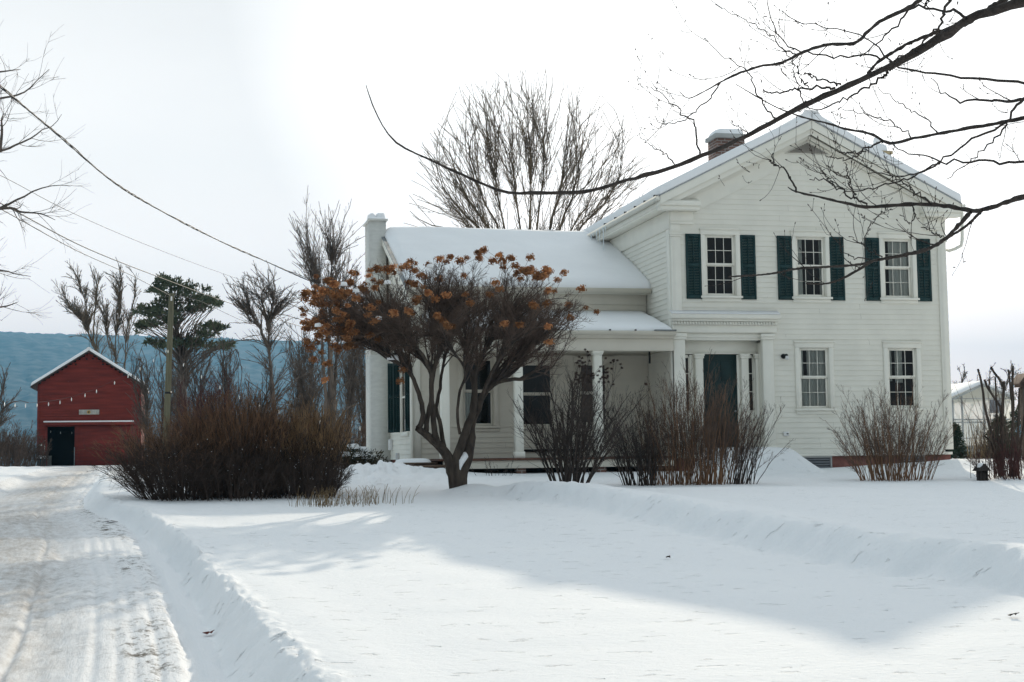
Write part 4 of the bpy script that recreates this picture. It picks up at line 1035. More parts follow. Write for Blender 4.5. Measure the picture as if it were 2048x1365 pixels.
# ------------------------------------------------------------------ plants
def px3(p):
    q = np.asarray(p)-EYE; d = q@cf
    return np.stack([1024+FPX*(q@cr)/d, 682.5-FPX*(q@cu)/d], -1)
def limb(pts, r0, r1, n=14, jit=0):
    P = resample(pts, n)
    if jit: P[1:-1] += rng.normal(size=(n-2, 3))*jit
    return P, np.linspace(r0, r1, n)
def reach(limbs, targets, n=7, rr=.5, rtip=.004, tmin=.35, pull=.45, g=None, dmin=0):
    """one branch from the nearest limb to each target, leaving along the limb"""
    g = g or rng
    pts = []; tan = []; rad = []
    for P, R in limbs:
        k0 = int(len(P)*tmin)
        for i in range(k0, len(P)):
            pts.append(P[i]); t = P[min(i+1, len(P)-1)]-P[max(i-1, 0)]; tan.append(t/(np.linalg.norm(t)+1e-9)); rad.append(R[i])
    pts = np.array(pts); tan = np.array(tan); rad = np.array(rad)
    OP = []; OR = []
    for T in targets:
        v = T-pts; d = np.linalg.norm(v, axis=1)
        al = (v*tan).sum(1)/(d+1e-9)
        i = int(np.argmin(d*(2.3-1.5*al)*(1+9*(d < dmin))+g.uniform(0, .25, len(d))*d.min()))
        c = pts[i]+tan[i]*d[i]*pull
        P = bez(pts[i], c, T, n); P[1:-1] += np.sin(np.linspace(0, 3.1416, n)[1:-1, None])*g.normal(size=(1, 3))*d[i]*.05+g.normal(size=(n-2, 3))*d[i]*.008
        OP.append(P); OR.append(np.linspace(max(rad[i]*rr, rtip*1.5), rtip, n))
    return np.array(OP), np.array(OR)
def pack(limbs):
    return [(P[None], R[None]) for P, R in limbs]

# ---- the small flowering tree in front of the porch (browned flower heads still on it)
TY = 25.9
def hp(cx, cy, dy=0): return at(580+cx/2.625, 480+cy/2.625, TY+dy)
tb = at(912, 985, TY)
T = empty('hydrangea_tree', (tb[0], TY, gz(tb[0], TY)), 'small umbrella shaped tree with orange brown dried flower heads before the porch', 'tree')
S = 1/2.625*.0091
LB = [
 limb([hp(870, 1360), hp(868, 1290), hp(850, 1210), hp(825, 1130, -.03), hp(770, 1070, -.08), hp(705, 1015, -.12), hp(668, 988, -.15)], 38*S, 17*S, 22, .006),
 limb([hp(885, 1360), hp(895, 1280), hp(905, 1210), hp(930, 1150, .02), hp(948, 1050, .05), hp(955, 960, .1), hp(985, 890, .12), hp(1010, 820, .12), hp(1050, 770, .1)], 38*S, 14*S, 24, .006),
 limb([hp(878, 1340, -.03), hp(880, 1250, -.03), hp(872, 1160, -.05), hp(895, 1090, -.1), hp(925, 1000, -.12), hp(955, 920, -.1), hp(968, 810, -.1), hp(975, 700, -.15), hp(1010, 600, -.2), hp(1060, 520, -.3)], 30*S, 9*S, 26, .006),
 limb([hp(672, 990, -.15), hp(692, 955, -.15), hp(696, 880, -.2), hp(672, 790, -.25), hp(640, 715, -.3), hp(600, 672, -.35), hp(530, 622, -.4), hp(470, 580, -.5)], 15*S, 7*S, 20, .005),
 limb([hp(712, 1018, -.12), hp(722, 930, -.05), hp(738, 850, .05), hp(744, 760, .1), hp(742, 690, .15), hp(705, 640, .2), hp(660, 570, .3)], 14*S, 7*S, 18, .005),
 limb([hp(775, 1075, -.08), hp(758, 1000, -.2), hp(752, 920, -.25), hp(742, 800, -.3), hp(748, 690, -.35), hp(775, 610, -.4), hp(780, 500, -.5)], 17*S, 8*S, 18, .005),
 limb([hp(812, 1110, -.05), hp(798, 1030, .1), hp(788, 960, .2), hp(768, 890, .3), hp(788, 770, .4), hp(802, 670, .5), hp(830, 560, .7)], 13*S, 6*S, 18, .005),
 limb([hp(892, 1020, -.1), hp(880, 930, -.2), hp(888, 810, -.3), hp(920, 715, -.4), hp(905, 650, -.5), hp(850, 580, -.7)], 8*S, 6*S, 16, .004),
 limb([hp(985, 890, .1), hp(1030, 800, .3), hp(1080, 730, .5), hp(1150, 690, .7), hp(1230, 600, .9)], 12*S, 6*S, 14, .005),
 limb([hp(1035, 790, .1), hp(1085, 752, -.1), hp(1140, 736, -.3), hp(1232, 731, -.5)], 12*S, 9*S, 10, .004),
 limb([hp(962, 780, -.1), hp(945, 660, .2), hp(915, 570, .5), hp(880, 480, .8)], 10*S, 6*S, 12, .005),
 limb([hp(1000, 850, .12), hp(1040, 740, -.2), hp(1090, 640, -.6), hp(1170, 540, -1.0)], 11*S, 6*S, 12, .005),
 limb([hp(748, 730, -.3), hp(700, 610, -.7), hp(620, 520, -1.1), hp(520, 440, -1.4)], 10*S, 5*S, 12, .005),
 limb([hp(742, 700, .15), hp(640, 560, .6), hp(520, 470, 1.0), hp(400, 420, 1.2)], 10*S, 5*S, 12, .005)]
tubes('trunk', pack(LB), M['bark'], T, 9)
g = np.random.default_rng(21)
def crown_pts(n, cx, cy, ax, bt, bb, dep, rmin, g, upbias=.55):
    out = []
    while len(out) < n:
        v = g.normal(size=3); v /= np.linalg.norm(v)
        if v[2] < 0 and g.random() < upbias: v[2] = -v[2]
        r = g.uniform(rmin, 1.0)**.6
        out.append(at(cx+ax*v[0]*r, cy-(bt if v[2] > 0 else bb)*v[2]*r, TY+dep*v[1]*r))
    return np.array(out)
tg = np.concatenate([crown_pts(200, 885, 630, 268, 112, 56, 2.1, .3, g), crown_pts(90, 900, 668, 255, 44, 44, 2.0, .3, g), crown_pts(36, 690, 632, 72, 62, 30, 1.6, .5, g), crown_pts(26, 1110, 640, 60, 50, 45, 1.5, .5, g)])
b1 = reach(LB, tg, 9, .55, .005, .45, .5, g, .75)
b2 = spawn(*b1, k=15, t=(.25, 1.0), ang=(.35, .85), L=(.28, .55), n=5, up=.10, wig=.16, rf=.6, rmin=.004, g=g)
b3 = spawn(*b2, k=7, t=(.2, 1.0), ang=(.4, .9), L=(.4, .85), n=4, up=.12, wig=.18, rf=.7, rmin=.0032, g=g)
tubes('branch', [b1], M['twigdark'], T, 5)['kind'] = 'stuff'
tubes('twigs', [b2, b3], M['twig'], T, 3, kind='stuff')
def flower_mesh(name, seed, s):
    q = np.random.default_rng(seed); V = []; F = []
    for k in range(110):
        v = q.normal(size=3); v /= np.linalg.norm(v); c = v*np.array([.080, .076, .062])*s*q.uniform(.35, 1.08)
        a = np.cross(v, q.normal(size=3)); a /= np.linalg.norm(a); b = np.cross(v, a)+v*q.uniform(-.5, .5); h = .0145*s*q.uniform(.6, 1.4)
        n = len(V); V += [c-a*h, c-b*h, c+a*h, c+b*h]; F.append((n, n+1, n+2, n+3))
    return np.array(V), np.array(F)
heads = []
while len(heads) < 104:
    x, y = g.normal(664, 44), g.normal(622, 46)
    if 604 < x < 775 and y > 545+max(0, (640-x))*.8 and y < 715-abs(x-640)*.3: heads.append((x, y, g.uniform(-2.1, .5)))
topx = [610, 660, 720, 790, 850, 900, 965, 1030, 1090, 1130, 1165]; topy = [640, 565, 540, 528, 520, 515, 500, 520, 540, 560, 585]
for k in range(66):
    x = g.uniform(690, 1125); y = np.interp(x, topx, topy)+abs(g.normal(0, 22))-2; heads.append((x, y, g.uniform(-2.0, .9)))
for k in range(34): heads.append((g.uniform(700, 1100), g.uniform(565, 660), g.uniform(-2.4, -1.8)))
for x, y in ((1163, 578), (1141, 635), (1172, 616), (1193, 625), (1137, 610), (1128, 545), (1099, 685), (884, 678), (698, 655), (690, 662), (1115, 560), (1060, 515), (968, 499), (612, 690), (628, 720), (650, 760), (806, 740), (800, 762), (655, 728), (700, 690)): heads.append((x, y, g.uniform(-1.6, .2)))
HP = np.array([at(x, y, TY+dy) for x, y, dy in heads])
bs = reach([(b2[0][i], b2[1][i]) for i in range(0, len(b2[0]))], HP, 5, .8, .0028, .4, .35, g)
tubes('flower_stalk', [bs], M['twig'], T, 3)['kind'] = 'stuff'
protos = []
for k in range(6):
    V, F = flower_mesh('flower_head', 50+k, 1.12)
    protos.append((V, F))
order = np.argsort([h[2] for h in heads])
rest = []; src = {}
for n_, i in enumerate(order):
    k = i % 6; p = HP[i]; s = g.uniform(.7, 1.3)
    if n_ < 100:
        if k not in src:
            o = mk('flower_head', protos[k][0]+root_loc(T), [protos[k][1]], M['flower'], T); src[k] = o
        else:
            o = src[k].copy(); COL.objects.link(o); o.parent = T
        o.location = Vector(p)-T.location; o.scale = (s, s, s*g.uniform(.75, 1)); o.rotation_euler = (g.uniform(-.5, .5), g.uniform(-.5, .5), g.uniform(0, 6))
    else: rest.append((protos[k][0]*s+p, protos[k][1]))
if rest:
    V = np.concatenate([v for v, f in rest]); F = np.concatenate([f+110*4*i for i, (v, f) in enumerate(rest)])
    mk('flower_clusters', V, [F], M['flower'], T)['kind'] = 'stuff'
# snow caught in the fork and on the flower heads
q = hp(905, 1165, -.08)
V = []; F = []
for i, (x, y, r, d) in enumerate(((893, 1222, .004, -.10), (893, 1200, .02, -.11), (898, 1178, .042, -.11), (906, 1155, .070, -.10), (912, 1140, .082, -.08), (915, 1128, .072, -.07), (917, 1118, .035, -.06), (917, 1115, .002, -.06))):
    q = hp(x, y, d); a = np.arange(12)*2*math.pi/12; rr = r*(1+.16*np.sin(a*3+i)); V += [q+np.array([rr[k]*math.cos(a[k]), rr[k]*.8*math.sin(a[k]), .006*math.sin(a[k]*2+i)]) for k in range(12)]
    if i: F += [((i-1)*12+k, (i-1)*12+(k+1) % 12, i*12+(k+1) % 12, i*12+k) for k in range(12)]
mk('snow_clump', V, [np.array(F)], M['snow'], T, True)
for x, y in ((688, 572), (636, 654), (712, 585), (860, 536), (757, 640), (775, 568)):
    q = at(x, y, TY-1.3); snow_lump('snow_clump', T, q, .06, .06, .06, int(x), 2)
q = hp(540, 632, -.4); snow_lump('snow_clump', T, q, .11, .07, .09, 35, 2)

# ---- bare shrubs
def shrub(name, label, base, n, rx, ry, hgt, spread, r0, m_stem, m_twig, k1, k2, seed, lean=(0, 0), L1=(.22, .42), up1=.10, heads=0, sag=.15, group=None, cat='shrub', ang=(.3, .8), rmin=.003, **kw):
    g = np.random.default_rng(seed)
    x, y = base; z = gz(x, y)
    e = empty(name, (x, y, z), label, cat, group)
    a = g.uniform(0, 2*math.pi, n); rr = np.sqrt(g.uniform(0, 1, n))
    bx = x+rx*rr*np.cos(a); by = y+ry*rr*np.sin(a)
    bzv = ground_z(bx, by, False)-.08
    h = g.uniform(hgt[0], hgt[1], n)*(1-sag*rr**2)
    tx = x+(bx-x)*spread+lean[0]*h+g.normal(size=n)*.15*h; ty = y+(by-y)*spread+lean[1]*h+g.normal(size=n)*.10*h
    P = []
    for i in range(n):
        p0 = np.array([bx[i], by[i], bzv[i]]); p1 = np.array([tx[i], ty[i], bzv[i]+h[i]])
        c = p0*.55+p1*.45; c[2] = bzv[i]+h[i]*.62
        q = bez(p0, c, p1, 8); q[1:] += np.cumsum(g.normal(size=(7, 3)), axis=0)*.011*h[i]; P.append(q)
    P = np.array(P); R = g.uniform(.6, 1, n)[:, None]*r0*np.linspace(1, .3, 8)[None]
    dark = kw.get('dark')
    tubes('stems', [(P, R)], dark or m_stem, e, 5)['kind'] = 'stuff'
    s1 = spawn(P, R, k1, (.18, 1), ang, L1, 5, up1, .14, .6, rmin, g=g)
    bat = [s1]
    if k2: bat.append(spawn(*s1, k=k2, t=(.2, 1), ang=(.3, .9), L=(.35, .7), n=4, up=up1, wig=.16, rf=.7, rmin=rmin*.8, g=g))
    if dark:
        lo = []; hi = []; cut = kw.get('cut', .55)*hgt[1]+z
        for p, r in bat:
            m = p[:, len(p[0])//2, 2] > cut+g.normal(size=len(p))*.12*hgt[1]; hi.append((p[m], r[m])); lo.append((p[~m], r[~m]))
        tubes('twigs', lo, dark, e, 3, kind='stuff'); tubes('twig_tips', hi, m_twig, e, 3, kind='stuff')
    else: tubes('twigs', bat, m_twig, e, 3, kind='stuff')
    return e, bat
HG = 'brown hedge shrubs beside the driveway'
shrub('hedge_shrub', 'low dark hedge shrub sprawling towards the driveway, nearest the barn', (-.05, 26.2), 300, .62, .8, (.9, 1.6), 2.1, .010, M['twigdark'], M['twigbrown'], 10, 4, 61, (-.13, 0), (.25, .5), .05, group=HG, dark=M['hedgedark'], cut=.58, sag=.45, ang=(.35, 1.0))
shrub('hedge_shrub', 'tall middle hedge shrub with golden brown twig tips', (1.05, 26.6), 320, .72, .8, (1.5, 2.05), 1.45, .012, M['twigdark'], M['twigbrown'], 12, 3, 62, (-.03, 0), (.2, .4), .22, group=HG, dark=M['hedgedark'], cut=.42, sag=.3, ang=(.25, .7))
shrub('hedge_shrub', 'golden brown hedge shrub nearest the white chimney', (2.15, 26.9), 280, .60, .8, (1.35, 1.80), 1.5, .012, M['twigdark'], M['twiggold'], 11, 3, 63, (.02, 0), (.2, .42), .20, group=HG, dark=M['hedgedark'], cut=.42, sag=.3, ang=(.25, .7))
shrub('hedge_shrub', 'dark skirt of low twigs in front of the golden hedge shrub', (2.1, 25.7), 90, .55, .6, (.6, 1.0), 1.6, .010, M['twigdark'], M['twigdark'], 12, 4, 64, (.02, -.05), (.3, .55), .06, group=HG, dark=M['hedgedark'], cut=1.1, sag=.4, ang=(.35, 1.0))
shrub('hedge_shrub', 'dark skirt of low twigs in front of the tall middle hedge shrub', (.85, 25.6), 100, .70, .6, (.6, 1.05), 1.5, .010, M['twigdark'], M['twigdark'], 12, 4, 65, (-.04, -.05), (.3, .55), .06, group=HG, dark=M['hedgedark'], cut=1.1, sag=.4, ang=(.35, 1.0))
g = np.random.default_rng(77); V = []; F = []
for k in range(120):
    p = np.array([g.uniform(-.9, 2.9), 25.0+g.uniform(-.1, .9), 0]); p[2] = gz(p[0], p[1])+g.uniform(.12, 1.15)*(1-.12*abs(p[0]-1.1)); s = g.uniform(.004, .012); n = len(V)
    V += [p+np.array(d)*s*g.uniform(.7, 1.3) for d in ((1, 0, 0), (-1, 0, 0), (0, 1, 0), (0, -1, 0), (0, 0, .7), (0, 0, -.5))]
    F += [(n+a, n+b, n+c) for a, b, c in ((0, 2, 4), (2, 1, 4), (1, 3, 4), (3, 0, 4), (2, 0, 5), (1, 2, 5), (3, 1, 5), (0, 3, 5))]
mk('snow_flecks', V, [np.array(F)], M['snow'])['kind'] = 'stuff'
b = at(1140, 985, 26); e, bat = shrub('vase_shrub', 'dark vase shaped shrub with dried seed heads below the porch roof', (b[0], 26.0), 38, .28, .28, (1.55, 2.55), 4.4, .024, M['twigdark'], M['twigdark'], 11, 5, 66, (.10, 0), (.3, .55), .10, sag=.28, ang=(.3, .8))
tip = bat[1][0][:, -1]; pp = px3(tip); sel = np.where((pp[:, 0] > 1150) & (pp[:, 0] < 1300) & (pp[:, 1] < 770))[0]
VV = []; FF = []; n = 0
for i in sel[:: max(1, len(sel)//70)]:
    V, F = protos[i % 6]; VV.append(V*.36+tip[i]); FF.append(F+n); n += len(V)
if VV: mk('seed_heads', np.concatenate(VV), [np.concatenate(FF)], M['seed'], e)['kind'] = 'stuff'
b = at(1385, 972, 27.6); shrub('bare_shrub', 'dense thicket of upright brown stems hiding the foot of the front door', (b[0], 27.6), 205, 1.0, .55, (1.45, 2.55), 1.35, .0105, M['twigbrown'], M['twig'], 9, 4, 67, (.05, 0), (.2, .42), .16, sag=.35, ang=(.25, .75), group='bare shrubs along the house')
b = at(1483, 968, 27.3); shrub('bare_shrub', 'loose group of stems leaning right beside the snow heap at the steps', (b[0], 27.3), 30, .28, .25, (1.2, 1.9), 2.0, .0115, M['twigdark'], M['twig'], 7, 3, 68, (.28, 0), (.22, .4), .12, sag=.2, group='bare shrubs along the house')
b = at(1282, 972, 27.5); shrub('bare_shrub', 'dark stems splaying left in front of the porch skirt', (b[0], 27.5), 60, .35, .3, (1.3, 2.0), 1.8, .012, M['twigdark'], M['twigdark'], 8, 4, 69, (-.12, 0), (.22, .4), .12, sag=.3, group='bare shrubs along the house')
b = at(1788, 958, 28.0); shrub('bare_shrub', 'fan shaped reddish shrub under the right ground floor window', (b[0], 28.0), 150, .80, .50, (1.1, 2.15), 1.75, .010, M['twigbrown'], M['twig'], 8, 4, 70, (-.02, 0), (.22, .42), .13, sag=.3, group='bare shrubs along the house')
b = at(2040, 965, 27.5); shrub('low_shrub', 'low reddish tangle of twigs around the foot of the pruned stump', (b[0], 27.5), 90, .75, .5, (.4, 1.0), 1.6, .008, M['twigred'], M['twigred'], 8, 4, 71, (-.1, 0), (.3, .6), .03, sag=.4)
b = at(990, 948, 32.6); shrub('low_shrub', 'few thin bare stems poking from the snow in front of the porch skirt', (b[0], 32.6), 14, .45, .15, (.3, .65), 1.6, .006, M['twigdark'], M['twigdark'], 4, 2, 72, sag=.2)

# pruned multi-stem stump at the right
def sp(cx, cy, dy=0): return at(1840+cx/4.014, 680+cy/4.014, 28.2+dy)
b = sp(660, 1080); e = empty('pruned_shrub', (b[0], 28.2, gz(b[0], 28.2)), 'old shrub cut back to thick bare stubs at the right edge of the lawn', 'shrub')
for pts, r in (([(640, 1100), (600, 850), (560, 700), (530, 580), (510, 450), (490, 320), (465, 235)], .032), ([(650, 1100), (650, 740), (655, 620), (640, 530), (600, 470), (540, 380), (518, 320)], .034), ([(655, 1100), (655, 700), (665, 500), (672, 335)], .042), ([(668, 380), (640, 320), (605, 275), (570, 218)], .030), ([(645, 1100), (622, 720), (615, 560), (603, 300)], .026), ([(720, 1100), (742, 650), (735, 500), (718, 300), (709, 240)], .027), ([(725, 1100), (748, 560), (742, 350), (746, 212)], .034), ([(740, 1100), (790, 700), (797, 390)], .030), ([(640, 1080), (575, 840), (515, 768)], .024), ([(760, 1100), (830, 700), (845, 450)], .032), ([(600, 470), (560, 400), (555, 318)], .02)):
    dy = rng.uniform(-.35, .35); P, R = limb([sp(x, y, dy) for x, y in pts], r, r*.72, 14, .004)
    R[-1] *= .98; tubes('stem', [(P[None], R[None])], M['bark'], e, 8)
    w = MB(); t = P[-1]-P[-2]; t /= np.linalg.norm(t); w.cyl(P[-1], P[-1]+t*.004, R[-1], R[-1]*.9, 8); w.build('cut_end', M['twigdark'], e)
g = np.random.default_rng(5)
b0 = np.stack([np.array([b[0]+g.normal()*.35, 28.2+g.normal()*.3, gz(b[0], 28.2)]) for _ in range(60)])
P = []
for q in b0: tip = q+np.array([g.normal()*.35, g.normal()*.3, g.uniform(.9, 2.3)]); P.append(bez(q, q+np.array([0, 0, .8]), tip, 7))
P = np.array(P); R = np.linspace(.007, .003, 7)[None]*np.ones((60, 1)); s1 = spawn(P, R, 6, (.2, 1), (.3, .8), (.2, .4), 4, .1, .15, .6, .003, g=g)
tubes('twigs', [(P, R), s1], M['twig'], e, 3, kind='stuff')

# dry stalks in front of the hedge, grasses by the greenhouse
g = np.random.default_rng(8); P = []
for k in range(170):
    x = g.choice([g.normal(640, 22), g.normal(735, 25), g.normal(700, 45), g.uniform(585, 830)]); y = 1012+g.normal()*6-(x-700)*.02
    Y = 23.2+(1012-y)*.05; q = at(x, y, Y); q[2] = gz(q[0], Y)-.03; h = g.uniform(.14, .36)
    P.append(bez(q, q+np.array([g.normal()*.02, 0, h*.6]), q+np.array([g.normal()*.06+.03, g.normal()*.04, h]), 4))
P = np.array(P); tag(tubes('dry_stalks', [(P, np.linspace(.0042, .0022, 4)[None]*np.ones((len(P), 1)))], M['straw'], None, 4), kind='stuff')
g = np.random.default_rng(9); P = []
for k in range(120):
    x = g.choice([g.normal(1965, 10), g.uniform(1935, 1990)]); Y = 44+g.uniform(-1, 1); q = at(x, 912, Y); q[2] = gz(q[0], Y)-.05; h = g.uniform(.4, 1.55)
    P.append(bez(q, q+np.array([g.normal()*.05, 0, h*.6]), q+np.array([g.normal()*.16, g.normal()*.1, h]), 5))
P = np.array(P); tag(tubes('tall_grass', [(P, np.linspace(.008, .003, 5)[None]*np.ones((len(P), 1)))], M['straw'], None, 3), kind='stuff')

# ---- evergreens
def needles(name, centres, radii, n, size, m, parent, g, flat=1.0, kind=None, updir=.3):
    VV = []; K = 0
    for c, r in zip(centres, radii):
        v = g.normal(size=(n, 3)); v /= np.linalg.norm(v, axis=1, keepdims=True); v *= g.uniform(0.25, 1, n)[:, None]**.5
        p = c+v*np.array([r, r, r*flat]); d = v*np.array([1, 1, .5])+g.normal(size=(n, 3))*.5; d[:, 2] += updir; d /= np.linalg.norm(d, axis=1, keepdims=True)
        s = np.cross(d, g.normal(size=(n, 3))); s /= np.linalg.norm(s, axis=1, keepdims=True)
        L = size*g.uniform(.7, 1.3, n)[:, None]; W = L*.16
        VV.append(np.stack([p-s*W, p+s*W, p+d*L+s*W*.5, p+d*L-s*W*.5], 1).reshape(-1, 3)); K += n
    V = np.concatenate(VV); F = np.arange(K*4).reshape(-1, 4)
    o = mk(name, V, [F], m, parent)
    if kind: o['kind'] = kind
    return o
def conifer(label, px, py_base, py_top, Y, wid, seed, name='evergreen_shrub'):
    g = np.random.default_rng(seed); b = at(px, py_base, Y); t = at(px, py_top, Y); z0 = gz(b[0], Y)-.1; h = t[2]-z0
    e = empty(name, (b[0], Y, z0+.1), label, 'evergreen')
    P, R = limb([(b[0], Y, z0), (b[0], Y, z0+h*.95)], .05, .01, 5); tubes('trunk', [(P[None], R[None])], M['barkbg'], e, 6)
    C = []; Rr = []
    for k in range(70):
        f = g.uniform(0, 1)**1.2; w = wid*(1-f)**.75; a = g.uniform(0, 6.28); rr = w*math.sqrt(g.uniform(.2, 1))
        C.append(np.array([b[0]+rr*math.cos(a), Y+rr*math.sin(a), z0+.12+f*h*.95])); Rr.append(.11+.12*(1-f))
    needles('foliage', C, Rr, 60, .085, M['yew'], e, g)
    return e
conifer('narrow dark evergreen against the right corner of the house', 1911, 918, 852, 48, .55, 81)
conifer('dark evergreen behind the pruned stump, left one of two', 2003, 925, 838, 44, .6, 82); conifer('dark evergreen behind the pruned stump, right one at the edge', 2040, 928, 820, 45, .75, 83)
b = at(708, 915, 36.5); e = empty('juniper', (b[0], 36.5, gz(b[0], 36.5)), 'low dark juniper loaded with snow beside the white chimney', 'shrub')
g = np.random.default_rng(84); C = [np.array([b[0]+g.normal()*.28, 36.5+g.normal()*.3, gz(b[0], 36.5)+g.uniform(.05, .55)]) for _ in range(40)]
needles('foliage', C, [.16]*40, 70, .08, mat('juniper_leaf', (.075, .060, .03), .9, .5, 3, c2=(.03, .035, .02)), e, g)
for dx, dz in ((-.28, .42), (-.05, .60), (.2, .52), (.32, .35), (-.38, .22), (.1, .40)): snow_lump('snow_clump', e, (b[0]+dx, 36.3+g.normal()*.1, gz(b[0], 36.5)+dz), .17, .14, .12, int(100+dx*50), 2)

# ---- background trees
def tree(name, label, Y, trunks, crown, nl, bark, seed, k1=8, k2=4, dep=None, r0=.2, group=None, rr=.3, pull=.5, tmin=.35, L1=(.25, .45), up=.16, rmin=.007, fork=None, dm=.55, low=0):
    """trunks: lists of (px, py) from the foot up; crown: (cx, cy, ax, ay) in photo pixels at distance Y"""
    g = np.random.default_rng(seed); rmin = .00013*Y
    b = at(*trunks[0][0], Y); zb = gz(b[0], Y)
    e = empty(name, (b[0], Y, zb), label, 'tree', group)
    sc = Y/math.cos(.2)/FPX; dep = dep or crown[2]*sc*.8
    LBS = []
    for k, tr in enumerate(trunks):
        dy = 0 if k == 0 else g.uniform(-.35, .35)*dep
        pts = [at(x, y, Y+dy*min(1, i/2)) for i, (x, y) in enumerate(tr)]
        if k == 0 or fork is None: pts[0] = np.array([pts[0][0], pts[0][1], zb-.15])
        LBS.append(limb(pts, r0*(1 if k == 0 else .6), r0*.12, 16, r0*.12))
    tubes('trunk', pack(LBS), bark, e, 7)
    tg = []
    while len(tg) < nl:
        v = g.normal(size=3); v /= np.linalg.norm(v); v *= g.uniform(.35, 1.3)**.6
        if v[2] < -.2: v[2] *= .5
        tg.append(at(crown[0]+crown[2]*v[0], crown[1]-crown[3]*v[2], Y+dep*v[1]))
    for _ in range(low):
        i = g.integers(0, len(trunks[0])-1); f = g.uniform(); q0, q1 = trunks[0][i], trunks[0][i+1]
        tg.append(at(q0[0]+(q1[0]-q0[0])*f+g.normal()*crown[2]*.55, q0[1]+(q1[1]-q0[1])*f-g.uniform(10, 70), Y+g.normal()*dep*.5))
    b1 = reach(LBS, tg, 9, rr, rmin*1.4, tmin, pull, g, crown[3]*sc*dm)
    b2 = spawn(*b1, k=k1, t=(.1, .86), ang=(.25, .65), L=L1, n=5, up=up*.6, wig=.06, rf=.55, rmin=rmin, g=g)
    bat = [b1, b2]
    if k2: bat.append(spawn(*b2, k=k2, t=(.25, 1), ang=(.3, .8), L=(.35, .65), n=4, up=up*.5, wig=.07, rf=.7, rmin=rmin*.75, g=g))
    tubes('crown', bat, bark, e, 3)
    return e
TG = 'bare trees beyond the yard'
tree('bare_tree', 'tall bare tree with upswept branches left of the white chimney', 52, [[(668, 915), (664, 760), (655, 650), (652, 600)], [(662, 730), (676, 640), (684, 590)], [(658, 680), (640, 600), (634, 570)], [(654, 640), (662, 570), (664, 530)]], (648, 505, 86, 122), 120, M['barkbg'], 101, 10, 3, group=TG, r0=.165, pull=.35, up=.2, dm=.55, tmin=.12, rr=.27, L1=(.16, .34), low=60)
tree('bare_tree', 'bare tree with a broom shaped head above the middle of the hedge', 56, [[(549, 915), (546, 790), (538, 690), (536, 645)], [(537, 660), (529, 620), (522, 600)], [(537, 655), (543, 620), (545, 600)], [(536, 650), (552, 618), (560, 605)], [(540, 700), (515, 650), (500, 625)]], (528, 582, 88, 62), 105, M['barkbg'], 102, 10, 3, group=TG, r0=.145, pull=.35, up=.2, fork=1, dm=.9, tmin=.12, rr=.27, L1=(.16, .34), low=60)
tree('bare_tree', 'slender bare tree leaning left above the barn roof', 112, [[(205, 930), (196, 720), (184, 690), (170, 648), (157, 636), (140, 612)], [(186, 690), (188, 640), (192, 600), (194, 560)], [(174, 655), (171, 610), (160, 570)]], (165, 592, 52, 74), 60, M['barkgold'], 103, 9, 3, group=TG, low=30, r0=.13, up=.2, fork=1, rmin=.011, tmin=.5)
tree('bare_tree', 'bare tree with two upright stems right of the barn ridge', 114, [[(240, 930), (232, 720), (216, 690), (212, 640), (198, 610)], [(236, 730), (231, 690), (238, 640), (240, 590), (240, 560)], [(242, 735), (252, 680), (258, 640), (267, 600), (270, 575)]], (236, 600, 46, 76), 60, M['barkgold'], 104, 9, 3, group=TG, low=30, r0=.14, up=.2, rmin=.011, tmin=.5)
BT = 'slim trees of the thicket behind the hedge'
labs = ['slim dark tree just right of the barn wall', 'grey sapling between barn and utility pole', 'slim tree right behind the utility pole', 'forked slim tree right of the pine trunk', 'crooked slim tree left of the broom headed tree', 'slim tree right of the broom headed tree', 'bent sapling with low arching twigs', 'slim tree between the two tallest bare trees', 'dark sapling left of the white chimney, low', 'slim tree touching the left side of the white chimney', 'grey leaning tree below the flower heads', 'twiggy young tree right of the tall bare tree']
for k, (x, y0, Y, lean, w) in enumerate([(300, 700, 78, -.1, 34), (322, 690, 82, .12, 34), (352, 680, 85, .05, 30), (398, 665, 72, .05, 34), (470, 660, 70, -.15, 38), (585, 640, 66, .1, 38), (500, 720, 64, .25, 40), (610, 640, 70, .1, 36), (690, 660, 60, .12, 38), (722, 600, 58, .08, 34), (640, 700, 62, -.3, 40), (700, 560, 66, .0, 36)]):
    h = 910-y0
    tree('slim_tree', labs[k], Y, [[(x, 915), (x+lean*h*.35, 910-h*.35), (x+lean*h*.6+rng.uniform(-6, 6), 910-h*.65), (x+lean*h, y0+15)], [(x+lean*h*.3, 910-h*.3), (x+lean*h*.3+rng.uniform(-25, 25), 910-h*.6), (x+rng.uniform(-40, 40), y0+40)]], (x+lean*h*.7, y0+h*.42, w*1.15, h*.48), 55, M['barkbg'], 200+k, 6, 3, group=BT, r0=.06, tmin=.2, dm=.8, fork=1, rmin=.008)
e, bat = shrub('red_shrub', 'reddish twiggy shrub rising behind the middle of the hedge', tuple(at(408, 915, 62)[:2]), 70, 1.0, 1.0, (2.2, 4.1), 1.6, .022, M['twigred'], M['twigred'], 9, 5, 240, (0, 0), (.25, .45), .14, rmin=.008)
for k, (x, Y, w, h, lb) in enumerate([(18, 86, 1.3, 2.2, 'brown brush left of the barn, against the frame edge'), (52, 87, 1.0, 2.0, 'brown brush touching the left wall of the barn'), (-15, 80, 1.4, 2.6, 'tall brush at the left frame edge')]):
    shrub('brush', lb, tuple(at(x, 930, Y)[:2]), 90, w, .8, (h*.5, h), 1.3, .02, M['twig'], M['twig'], 9, 4, 250+k, rmin=.008, group='brush left of the barn')
